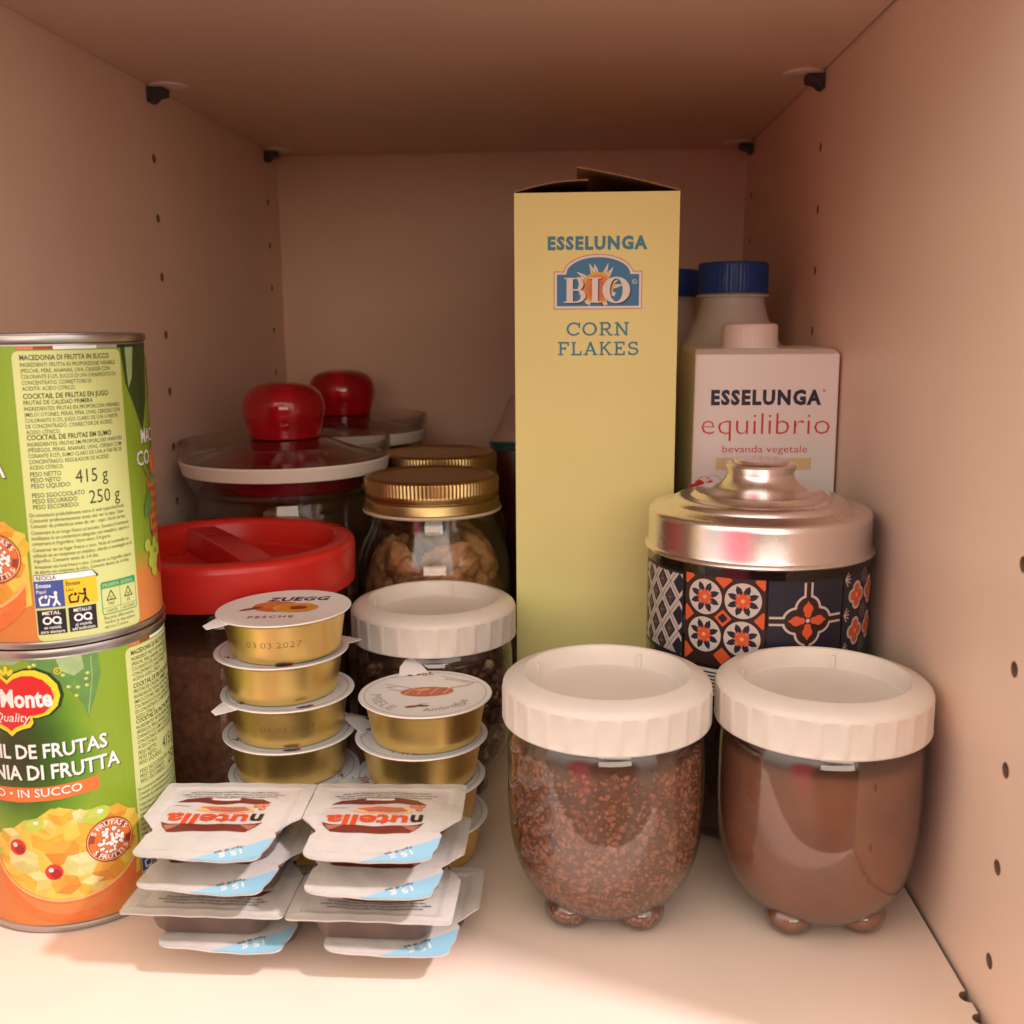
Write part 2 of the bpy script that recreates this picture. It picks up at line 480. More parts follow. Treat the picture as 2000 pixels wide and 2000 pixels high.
class Art:
    """Triangles of ink in a flat (u, v) plane, each on its own layer."""
    def __init__(self): self.t = []
    # strokes that cross each other sit a few microns apart
    def tri(self, t, ink_, layer):
        a, b, c = t
        cr_ = (b[0] - a[0]) * (c[1] - a[1]) - (b[1] - a[1]) * (c[0] - a[0])
        if abs(cr_) < 1e-9: return
        self.t.append((t if cr_ > 0 else (a, c, b), ink_, layer + (len(self.t) % 7) * 0.11))
    def poly(self, pts, ink_, layer=1):
        for t in tessellate_polygon([[Vector((x, y, 0)) for x, y in pts]]):
            self.tri([pts[i] for i in t], ink_, layer)
        return self
    def rect(self, x0, y0, x1, y1, ink_, layer=1, rr=0.0):
        if rr <= 0: return self.poly([(x0, y0), (x1, y0), (x1, y1), (x0, y1)], ink_, layer)
        p = []
        for cx, cy_, a in ((x1 - rr, y1 - rr, 0), (x0 + rr, y1 - rr, 90), (x0 + rr, y0 + rr, 180), (x1 - rr, y0 + rr, 270)):
            p += [(cx + rr * math.cos(math.radians(a + k * 22.5)), cy_ + rr * math.sin(math.radians(a + k * 22.5))) for k in range(5)]
        return self.poly(p, ink_, layer)
    def disc(self, x, y, rx, ink_, layer=1, ry=None, n=28, rot=0.0):
        ry = rx if ry is None else ry
        c, s = math.cos(rot), math.sin(rot)
        p = []
        for k in range(n):
            a, b = rx * math.cos(2 * PI * k / n), ry * math.sin(2 * PI * k / n)
            p.append((x + a * c - b * s, y + a * s + b * c))
        return self.poly(p, ink_, layer)
    def ring(self, x, y, r0, r1, ink_, layer=1, n=36, a0=0.0, a1=2 * PI, sy=1.0):
        for k in range(n):
            a, b = a0 + (a1 - a0) * k / n, a0 + (a1 - a0) * (k + 1) / n
            q = [(x + r * math.cos(t), y + sy * r * math.sin(t)) for r, t in ((r0, a), (r1, a), (r1, b), (r0, b))]
            self.tri([q[0], q[1], q[2]], ink_, layer)
            self.tri([q[0], q[2], q[3]], ink_, layer)
        return self
    def line(self, pts, w, ink_, layer=1):
        for (x0, y0), (x1, y1) in zip(pts, pts[1:]):
            d = math.hypot(x1 - x0, y1 - y0) or 1
            nx, ny = -(y1 - y0) / d * w / 2, (x1 - x0) / d * w / 2
            ex, ey = (x1 - x0) / d * w * 0.35, (y1 - y0) / d * w * 0.35
            q = [(x0 - ex + nx, y0 - ey + ny), (x0 - ex - nx, y0 - ey - ny), (x1 + ex - nx, y1 + ey - ny), (x1 + ex + nx, y1 + ey + ny)]
            self.tri([q[0], q[1], q[2]], ink_, layer)
            self.tri([q[0], q[2], q[3]], ink_, layer)
        return self
    def text(self, s, x, y, cap, ink_, layer=1, width=None, align='l', off=0.0, shear=0.0, warp=None, xh=False, maxw=None, sp=1.0):
        tr = text_tris(s, off, shear, 2, sp)
        if not tr: return self
        x0, x1, _, _ = bbox(tr)
        sy = cap / (XH if xh else CAPH)
        sx = sy if width is None else width / (x1 - x0)
        if maxw is not None and (x1 - x0) * sx > maxw: sx = maxw / (x1 - x0)
        w = (x1 - x0) * sx
        ox = {'l': x, 'c': x - w / 2, 'r': x - w}[align]
        for t in tr:
            p = [(ox + (q[0] - x0) * sx, y + q[1] * sy) for q in t]
            if warp: p = [warp(*q) for q in p]
            self.tri(p, ink_, layer)
        return self
    def xform(self, dx=0, dy=0, rot=0.0, s=1.0, sy=None):
        c, sn = math.cos(rot), math.sin(rot)
        sy = s if sy is None else sy
        self.t = [([(dx + c * x * s - sn * y * sy, dy + sn * x * s + c * y * sy) for x, y in t], i, l) for t, i, l in self.t]
        return self
    def merge(self, o, dl=0):
        self.t += [(t, i, l + dl) for t, i, l in o.t]
        return self

def clip(poly, ax, lo, hi):
    for sgn, lim in ((1, lo), (-1, -hi)):
        out = []
        n = len(poly)
        for i in range(n):
            a, b = poly[i], poly[(i + 1) % n]
            da, db = sgn * a[ax] - lim, sgn * b[ax] - lim
            if da >= 0: out.append(a)
            if (da > 0 > db) or (da < 0 < db):
                t = da / (da - db)
                out.append((a[0] + (b[0] - a[0]) * t, a[1] + (b[1] - a[1]) * t))
        poly = out
        if len(poly) < 3: return []
    return poly
def cut(polys, ax, step):
    out = []
    for p in polys:
        lo, hi = min(q[ax] for q in p), max(q[ax] for q in p)
        k0, k1 = math.floor(lo / step + 1e-9), math.ceil(hi / step - 1e-9)
        if k1 - k0 <= 1:
            out.append(p)
            continue
        for k in range(k0, k1):
            c = clip(p, ax, k * step, (k + 1) * step)
            if len(c) >= 3: out.append(c)
    return out
def lay(mb, art, fn, su=None, sv=None, lh=0.06, base=0.0, keep_uv=False, sm=False):
    """Press the artwork onto a surface: fn(u, v, h) -> point."""
    for t, i, l in art.t:
        ps = [list(t)]
        if su: ps = cut(ps, 0, su)
        if sv: ps = cut(ps, 1, sv)
        for p in ps:
            o = mb.add([fn(u, v, base + l * lh) for u, v in p], [list(range(len(p)))], i if i in M else 'ink_' + i, sm)
            if keep_uv:
                for k, (u, v) in enumerate(p): mb.uv[o + k] = (u / 100, v / 100)
    return mb
def on_cyl(r, ang0=0.0):
    """u runs to the right seen from outside; ang0 = where u = 0 sits, 0 facing the viewer (-y)."""
    def fn(u, v, h):
        a = ang0 + u / r
        return ((r + h) * math.sin(a), -(r + h) * math.cos(a), v)
    return fn
def on_top(z):
    return lambda u, v, h: (u, v, z + h)
def on_front(y, x0=0, z0=0):
    return lambda u, v, h: (x0 + u, y - h, z0 + v)

# slab-serif capitals drawn from strokes (unit height), for the cereal box
def slab(ch, w=0.13, sf=0.30):
    a = Art()
    st = lambda p, t=w: a.line(p, t, 'x', 0)
    sr = lambda x, y, l=sf: a.rect(x - l / 2, y - w * 0.42, x + l / 2, y + w * 0.42, 'x', 0)
    arc = lambda cx, cy_, rx, ry, d0, d1, t=w: a.line([(cx + rx * math.cos(math.radians(d0 + (d1 - d0) * k / 18)), cy_ + ry * math.sin(math.radians(d0 + (d1 - d0) * k / 18))) for k in range(19)], t, 'x', 0)
    T, B = 1 - w * 0.42, w * 0.42
    if ch == 'C': arc(.45, .5, .38, .44, 48, 318); st([(.78, .62), (.78, .95)], w * .8); W = .86
    elif ch == 'O': arc(.45, .5, .38, .44, 0, 360); W = .9
    elif ch == 'R': st([(.2, B), (.2, T)]); sr(.2, B); sr(.16, T, .24); st([(.2, T), (.45, T)]); arc(.45, .72, .22, .23, 90, -90); st([(.2, .48), (.45, .48)]); st([(.42, .48), (.70, B)]); sr(.74, B, .24); W = .86
    elif ch == 'N': st([(.16, B), (.16, T)], w * .85); sr(.16, B); sr(.1, T, .2); st([(.16, T), (.72, B)], w * 1.1); st([(.72, B), (.72, T)], w * .85); sr(.72, T); W = .9
    elif ch == 'F': st([(.18, B), (.18, T)]); sr(.18, B); sr(.1, T, .2); st([(.18, T), (.66, T)]); st([(.66, T), (.66, .74)], w * .8); st([(.18, .52), (.48, .52)]); st([(.48, .42), (.48, .62)], w * .7); W = .74
    elif ch == 'L': st([(.18, B), (.18, T)]); sr(.18, T); sr(.1, B, .2); st([(.18, B), (.64, B)]); st([(.64, B), (.64, .28)], w * .8); W = .72
    elif ch == 'A': st([(.13, B), (.42, T)], w * .9); st([(.42, T), (.73, B)], w * 1.15); sr(.13, B); sr(.73, B); st([(.24, .34), (.62, .34)], w * .8); W = .86
    elif ch == 'K': st([(.18, B), (.18, T)]); sr(.18, B); sr(.18, T); st([(.2, .42), (.64, T)], w * .9); sr(.66, T, .26); st([(.36, .58), (.68, B)]); sr(.72, B, .26); W = .86
    elif ch == 'E': st([(.18, B), (.18, T)]); sr(.1, B, .2); sr(.1, T, .2); st([(.18, T), (.64, T)]); st([(.64, T), (.64, .76)], w * .8); st([(.18, B), (.66, B)]); st([(.66, B), (.66, .26)], w * .8); st([(.18, .52), (.46, .52)]); st([(.46, .42), (.46, .62)], w * .7); W = .76
    elif ch == 'S': arc(.37, .72, .25, .22, 35, 270); arc(.37, .28, .27, .23, 90, -150); st([(.60, .72), (.60, .96)], w * .7); st([(.11, .05), (.11, .28)], w * .7); W = .72
    return a, W
def slab_text(art, s, x, y, width, h, ink_, layer):
    tot, parts = 0, []
    for ch in s:
        a, W = slab(ch)
        parts.append((a, tot))
        tot += W + 0.10
    tot -= 0.10
    k = width / tot
    for a, off in parts:
        for t, _, _ in a.t:
            art.tri([(x + (off + p[0]) * k, y + p[1] * h) for p in t], ink_, layer)

# ------------------------------------------------------------------ things
def tag(o, label=None, cat=None, group=None, kind=None):
    if label: o['label'] = label
    if cat: o['category'] = cat
    if group: o['group'] = group
    if kind: o['kind'] = kind
    return o
def thing(name, label, cat, loc=(0, 0, 0), rotz=0.0, group=None):
    o = bpy.data.objects.new(name, None)
    o.empty_display_size = 0.02
    COL.objects.link(o)
    o.location = Vector(loc) * S
    o.rotation_euler = (0, 0, rotz)
    return tag(o, label, cat, group)
def copy_tree(o, parent=None):
    c = o.copy()
    COL.objects.link(c)
    if parent: c.parent = parent
    for ch in list(o.children): copy_tree(ch, c)
    return c
def again(o, label, loc, rotz=0.0):
    c = copy_tree(o)
    c['label'] = label
    c.location = Vector(loc) * S
    c.rotation_euler = (0, 0, rotz)
    return c

# ================================================================== the cupboard
W_, H_, YB, YF = 362.24, 345.34, 831.0, 262.0
ROWS = (301.1, 583.7, 800.9)
HOLES = [307.4 - 32 * k for k in range(0, 10)]
def side_wall(name, x, sgn):
    """A 16 mm panel whose inner face carries rows of real drilled holes; sgn = +1 when the inner face looks to +x."""
    mb = MB()
    q, hr, dep, n = 5.0, 2.5, 9.0, 16
    ycuts = sorted([YF, YB + 12] + [y + s for y in ROWS for s in (-q, q)])
    zcuts = sorted([-60.0, 420.0] + [z + s for z in HOLES for s in (-q, q)])
    P = lambda y, z, d=0.0: (x - sgn * d, y, z)
    fl = lambda f: f if sgn < 0 else f[::-1]
    for y0, y1 in zip(ycuts, ycuts[1:]):
        for z0, z1 in zip(zcuts, zcuts[1:]):
            cy_, cz_ = (y0 + y1) / 2, (z0 + z1) / 2
            if any(abs(cy_ - r) < 0.1 for r in ROWS) and any(abs(cz_ - h) < 0.1 for h in HOLES):
                ring, sq = [], []
                for k in range(n):
                    a = 2 * PI * (k + 0.5) / n
                    c, s = math.cos(a), math.sin(a)
                    ring.append((cy_ + hr * c, cz_ + hr * s))
                    m_ = max(abs(c), abs(s))
                    sq.append((cy_ + q * c / m_, cz_ + q * s / m_))
                cs = [(cy_ + a * q, cz_ + b * q) for a, b in ((1, 1), (-1, 1), (-1, -1), (1, -1))]
                pts = [P(*p) for p in ring] + [P(*p) for p in sq] + [P(*p) for p in cs]
                fs = []
                for k in range(n):
                    j = (k + 1) % n
                    ia, ib = sq[k], sq[j]
                    fs.append(fl([k, n + k, n + j, j]))
                    if abs(ia[0] - ib[0]) > 1e-6 and abs(ia[1] - ib[1]) > 1e-6:
                        ci = min(range(4), key=lambda c_: (cs[c_][0] - ia[0]) ** 2 + (cs[c_][1] - ia[1]) ** 2)
                        fs.append(fl([n + k, 2 * n + ci, n + j]))
                mb.add(pts, fs, 'melamine')
                deep = [P(*p) for p in ring] + [P(p[0], p[1], dep) for p in ring]
                mb.add(deep, [fl([k, (k + 1) % n, n + (k + 1) % n, n + k]) for k in range(n)] + [fl([n + k for k in range(n)])], 'melamine_edge')
            else:
                mb.add([P(y0, z0), P(y1, z0), P(y1, z1), P(y0, z1)], [fl([0, 1, 2, 3])], 'melamine')
    # the rest of the panel: front edge and outer side
    t = 16.0
    mb.add([P(YF, -60), P(YF, -60, t), P(YF, 420, t), P(YF, 420)], [[0, 1, 2, 3]], 'melamine')
    mb.add([P(YF, -60, t), P(YB + 12, -60, t), P(YB + 12, 420, t), P(YF, 420, t)], [[0, 1, 2, 3]], 'melamine')
    return tag(mb.build(name), kind='structure')
side_wall('left_wall', 0.0, 1)
side_wall('right_wall', W_, -1)
tag(MB().box((-16, YB, -60), (W_ + 16, YB + 8, 420), 'melamine_back').build('back_wall'), kind='structure')
# the floor panel, its right edge chipped in two places
edge = W_ - 1.5
fp = [(0.25, YF), (edge, YF)]
for cy_, rr in ((299.5, 2.8), (310.5, 3.0)):
    fp += [(edge - rr * math.sin(PI * k / 10), cy_ - rr * math.cos(PI * k / 10)) for k in range(11)]
fp += [(edge, YB - 0.5), (0.25, YB - 0.5)]
tag(MB().prism(fp, -16, 0, 'melamine_floor', 'melamine_edge').build('floor'), kind='structure')
# what lies under the floor panel (seen only as the dark of the gap)
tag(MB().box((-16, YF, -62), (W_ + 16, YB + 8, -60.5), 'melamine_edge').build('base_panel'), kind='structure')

sh = thing('overhead_shelf', 'plain white shelf board forming the top of the compartment, resting on four dark pins', 'shelf', (W_ / 2, 560, H_))
b_ = MB().box((-W_ / 2 + 0.4, 284 - 560, 0), (W_ / 2 - 1.3, YB - 1 - 560, 18), 'melamine')
b_.build('board', sh)
def pin(label, x, y, sgn):
    t = thing('shelf_pin', label, 'shelf pin', (x, y, H_), 0, 'dark pins carrying the overhead shelf')
    m_ = MB()
    prof = [(0, -1.6), (9.5, -1.6), (9.0, -5.5), (4.5, -6.6), (2.5, -8.6), (0, -9.2)]
    pts = [(sgn * a, -5, b) for a, b in prof] + [(sgn * a, 5, b) for a, b in prof]
    n = len(prof)
    f = [[i for i in range(n)], [n + i for i in range(n)][::-1]] + [[i, n + i, n + (i + 1) % n, (i + 1) % n] for i in range(n)]
    if sgn > 0: f = [q[::-1] for q in f]
    m_.add(pts, f, 'pin_plastic')
    m_.build('bracket', t, bevel=0.5)
    MB().lathe([(0, -1.5), (9.6, -1.5), (10.4, -1.0), (10.4, -0.05), (0, -0.05)], 'pad_plastic', 40).build('pad', t, (sgn * 10.4, 0, 0))
    return t
pin('dark shelf pin under the shelf, near end of the left wall', 0.05, ROWS[1], 1)
pin('small dark shelf pin in the far left upper corner of the cupboard', 0.05, ROWS[2], 1)
pin('dark shelf pin under the shelf, near end of the right wall', W_ - 0.05, ROWS[1], -1)
pin('small dark shelf pin in the far right upper corner of the cupboard', W_ - 0.05, ROWS[2], -1)

# ================================================================== fruit tins
def front_art(a, c, l1, l2, other):
    """The picture side of the label, centred on u = c. l1, l2: headline."""
    # big leaf behind the emblem
    a.poly([(c + 8, 103.8), (c + 31, 103.8), (c + 31.5, 96), (c + 29, 88), (c + 26.2, 81), (c + 24.8, 86), (c + 21, 91.5), (c + 16, 95), (c + 10, 99)], 'leaf', 1)
    a.poly([(c + 17, 103.8), (c + 25.5, 103.8), (c + 26, 99), (c + 22.5, 96.8), (c + 18.5, 99)], 'leaflight', 2)
    a.line([(c + 28.5, 103), (c + 28.4, 95), (c + 26.2, 82)], 0.35, 'leaflight', 2)
    a.poly([(c - 14, 103.8), (c + 6, 103.8), (c + 3, 102.2), (c - 12, 101.6)], 'leaflight', 1)
    for x, y in ((20.5, 93), (23.5, 92.4), (26.5, 92.6), (22.8, 89.4), (19, 97.5), (27, 97), (26.4, 95), (8.5, 101.4), (10, 102)):
        a.disc(c + x, y, 0.75, 'fg', 3, 0.6)
        a.disc(c + x - .2, y + .2, 0.25, 'white', 4)
    # emblem: scalloped red shield, yellow band, dark outer line
    half = [(0, 96.6), (2.5, 98.9), (6, 100.2), (10, 100.2), (14, 98.2), (16.8, 94.6), (17.6, 90.4), (16.4, 86.6), (13.4, 83.8), (9.6, 82.8), (7.8, 82.9), (8.1, 81.0), (6.9, 79.3), (4.0, 78.6), (1.8, 77.6), (0, 75.9)]
    pts = [(x, y) for x, y in half] + [(-x, y) for x, y in half[-2:0:-1]]
    for k, inkn, l in ((1.07, 'dkgreen', 3), (1.0, 'yellow', 4)):
        a.poly([(c + x * k, 89 + (y - 89) * k) for x, y in pts], inkn, l)
    inner = []
    n = len(pts)
    for i in range(n):
        (x0, y0), (x1, y1), (x2, y2) = pts[i - 1], pts[i], pts[(i + 1) % n]
        tx, ty = x2 - x0, y2 - y0
        d = math.hypot(tx, ty) or 1
        inner.append((c + x1 - ty / d * 1.7 * 1, y1 + tx / d * 1.7 * 1))
    # inset towards the centre
    inner = [(c + x * 0.885, 88.6 + (y - 88.8) * 0.84) for x, y in pts]
    a.poly(inner, 'red', 5)
    # little crown of leaves
    for r in (-0.9, 0, 0.9):
        a.disc(c + r * 1.7, 99.4 + (0.9 if r == 0 else 0), 0.75, 'yellow', 6, 1.5, 14, -r * 0.8)
    a.text('Del Monte', c, 86.9, 6.0, 'white', 6, width=30.0, align='c', off=0.035)
    a.text('Quality', c + 0.6, 81.4, 3.2, 'white', 6, width=13.2, align='c', shear=0.25)
    a.ring(c + 17.4, 99.3, 0.95, 1.25, 'yellow', 5, 20)
    a.text('R', c + 17.4, 98.75, 1.1, 'yellow', 5, align='c')
    # headline, swinging upward to the right
    def wv(u, v):
        t = (u - c) / 30
        return u, v + 0.25 * t + 0.45 * t * t
    for s, y, w, h in ((l1, 67.6, 63.5, 5.0), (l2, 59.6, 71.5, 5.2)):
        for dx, dy, k, l in ((0.4, -0.4, 'dkgreen', 3), (0, 0, 'white', 4)):
            a.text(s, c + dx, y + dy, h, k, l, width=w, align='c', off=0.022, warp=wv)
    band = [(-30, 57.3), (-28.5, 57.3), (-10, 56.6), (10, 56.7), (20, 57.5), (27.2, 58.4), (27.9, 57.7), (27.9, 53.8), (27.2, 53.2), (15, 51.7), (0, 51.0), (-15, 51.3), (-28.5, 52.2), (-30, 52.8)]
    a.poly([(c + x, y) for x, y in band], 'orange', 3)
    a.text('EN JUGO • IN SUCCO', c - 1, 52.6, 3.0, 'badge', 4, width=46, align='c', off=0.034, warp=lambda u, v: (u, v + 0.25 + ((u - c) / 26) ** 2 * 0.9 + (u - c) * .02))
    a.text('EN JUGO • IN SUCCO', c - 1, 52.6, 3.0, 'white', 5, width=46, align='c', off=0.012, warp=lambda u, v: (u, v + 0.25 + ((u - c) / 26) ** 2 * 0.9 + (u - c) * .02))
    # glass bowl heaped with cubes of fruit
    rnd = random.Random(5)
    bc = c + 14.0
    heap = [(-27, 33), (-24, 38), (-17, 41), (-13, 44), (-8, 45), (-3, 48.4), (3, 47.6), (7, 46), (11, 46), (17, 44.6), (26.2, 41), (26.4, 16), (10, 10), (-8, 10), (-22, 20)]
    a.poly([(bc + x, y) for x, y in heap], 'fya', 2)
    def cube(x, y, s, r, kinds, l, q=.85):
        p = [(s * math.cos(r + k * PI / 3), s * math.sin(r + k * PI / 3) * q) for k in range(6)]
        for (i, j), kk in zip(((0, 1), (2, 3), (4, 5)), kinds):
            a.poly([(x, y), (x + p[i][0], y + p[i][1]), (x + p[j][0], y + p[j][1]), (x + p[(j + 1) % 6][0], y + p[(j + 1) % 6][1])], kk, l)
    PEAR, YEL, PEACH, PALE = ('pear', 'pearc', 'pearb'), ('fya', 'fyb', 'fy'), ('foa', 'foc', 'fob'), ('fp', 'fy', 'fpa')
    for x, y, s_, r_, kk, l in ((-19, 37.5, 4.4, .3, PALE, 3), (0, 45, 4.6, .6, YEL, 3), (6, 43.5, 4.4, 1.4, PEAR, 3), (18, 41.5, 5.2, .2, PEACH, 3), (23, 36.5, 5, 1.0, YEL, 3), (-6, 41, 4.6, 1.1, PALE, 4),
                                (-5, 36.5, 6.4, .5, YEL, 4), (6, 37, 6.2, 1.7, YEL, 4), (14, 35.5, 5.4, .8, PALE, 4), (-14.5, 28.5, 6.4, 1.5, PEAR, 5), (-21, 29.5, 4.4, .6, YEL, 4), (0, 31, 6.6, 1.0, PEACH, 5),
                                (10, 30, 6.0, .3, YEL, 5), (20, 29.5, 5.6, 1.2, PEACH, 5), (-10, 20.5, 5.4, .3, PALE, 6), (5, 25.4, 6.4, .15, PEAR, 6), (14.5, 21, 6.0, .9, PEACH, 6), (0, 18.6, 5.2, 1.8, PEACH, 7), (8.5, 16.6, 4.8, .5, PALE, 6), (21, 21, 4.6, .1, YEL, 5), (-17, 22.5, 3.6, 1, YEL, 5)):
        cube(bc + x, y, s_, r_, kk, l, .8)
    for x, y, r in ((-9.5, 42.3, 4.0), (12, 43.4, 4.8), (-26, 30.5, 2.6)):
        a.disc(bc + x, y, r, 'fg', 8, r * .62, 24, .25)
        a.disc(bc + x - r * .1, y + r * .12, r * .62, 'fgl', 9, r * .30, 20, .25)
        a.disc(bc + x + r * .25, y + r * .22, r * .22, 'white', 10, r * .16)
    for x, y, r in ((-16.1, 33.6, 3.1), (-3.8, 23.9, 3.1), (16.5, 26, 2.4)):
        a.disc(bc + x, y, r, 'fc', 8)
        a.disc(bc + x + r * .2, y - r * .25, r * .6, 'fcd', 9)
        a.disc(bc + x - r * .3, y + r * .3, r * .28, 'white', 10)
    # bowl rim and wall
    rim = [(bc + 1 + 26.5 * math.cos(math.radians(d)), 32 + 19.6 * math.sin(math.radians(d))) for d in range(184, 336, 6)]
    low = [(bc + 1 + 26 * math.cos(math.radians(d)), 25 + 21 * math.sin(math.radians(d))) for d in range(335, 183, -6)]
    a.poly(rim + [(x, max(2.6, y)) for x, y in low], 'fr', 8)
    a.poly([(x, y - 1.4) for x, y in rim[4:-4]] + [(x * .9 + bc * .1, max(3.6, y + 3)) for x, y in low[6:-6]], 'frl', 9)
    a.line(rim, 0.9, 'peachlight', 10)
    # round five-fruit badge
    bx, by = c + 29.9, 32.5
    a.disc(bx, by, 8.4, 'badge', 10, 8.6, 40)
    a.ring(bx, by, 7.7, 8.05, 'peachlight', 12, 40)
    for k in range(6): a.poly([(bx, by)] + [(bx + 7.4 * math.cos(t), by + 7.6 * math.sin(t)) for t in (k * PI / 3, k * PI / 3 + .3, k * PI / 3 + .6)], 'fr', 11)
    a.disc(bx, by, 5.5, 'fr', 11, 5.6, 30)
    for k in range(46):
        t, rr_ = rnd.random() * 6.28, math.sqrt(rnd.random()) * 4.6
        x, y = bx + rr_ * math.cos(t), by + rr_ * math.sin(t) - .2
        a.disc(x, y, 0.85, 'badge', 12, n=10)
        a.disc(x, y, 0.62, 'white', 13, n=10)
    def arc_text(s, r, mid, inw):
        tr = text_tris(s, 0.02)
        x0, x1, _, _ = bbox(tr)
        k = 1.7 / CAPH
        tot = (x1 - x0) * k
        for t in tr:
            p = []
            for q in t:
                d = (q[0] - x0) * k - tot / 2
                if inw: an, rad = mid - d / r, r + q[1] * k
                else: an, rad = mid + d / r, r + 1.7 - q[1] * k
                p.append((bx + rad * math.cos(an), by + rad * math.sin(an)))
            a.tri(p, 'white', 12)
    arc_text('5 FRUTAS 5', 5.75, PI / 2, True)
    arc_text('5 FRUTTI 5', 5.75, -PI / 2, False)
    if other:
        a.poly([(c - 40.5, 103.5), (c - 20, 103.5), (c - 24, 84), (c - 30, 72), (c - 34, 80), (c - 39, 90)], 'leafdark', 1)
        a.poly([(c - 38, 103), (c - 33, 103), (c - 35, 92), (c - 37.5, 88)], 'leaflight', 2)
        # fruits painted beside the bowl on the far picture side
        x0 = c - 36
        a.poly([(x0 + 6, 52), (x0 + 12, 55), (x0 + 18, 51), (x0 + 19, 36), (x0 + 13, 30), (x0 + 7, 34)], 'kraft', 10)
        for i in range(4):
            for j in range(5): a.disc(x0 + 8 + i * 3 + (j % 2) * 1.2, 34 + j * 4, 1.1, 'badge', 11, 1.3, 10)
        for k in range(5): a.poly([(x0 + 9 + k, 52), (x0 + 3 + k * 4, 62 - abs(k - 2)), (x0 + 11 + k, 53)], 'leaf', 11)
        a.disc(x0 + 6, 45, 2.8, 'leaf', 12, 5.2, 18, -.5)
        for x, y in ((3, 30), (6, 27), (9, 30), (5, 23.5), (9, 24), (12, 27), (7, 20)): a.disc(x0 + x, y, 2.2, 'fg', 12, 2.4, 14)
        a.disc(x0 + 15, 21, 3, 'fc', 13, 4)
        a.disc(x0 + 14, 60, 4, 'fr', 11, 5)

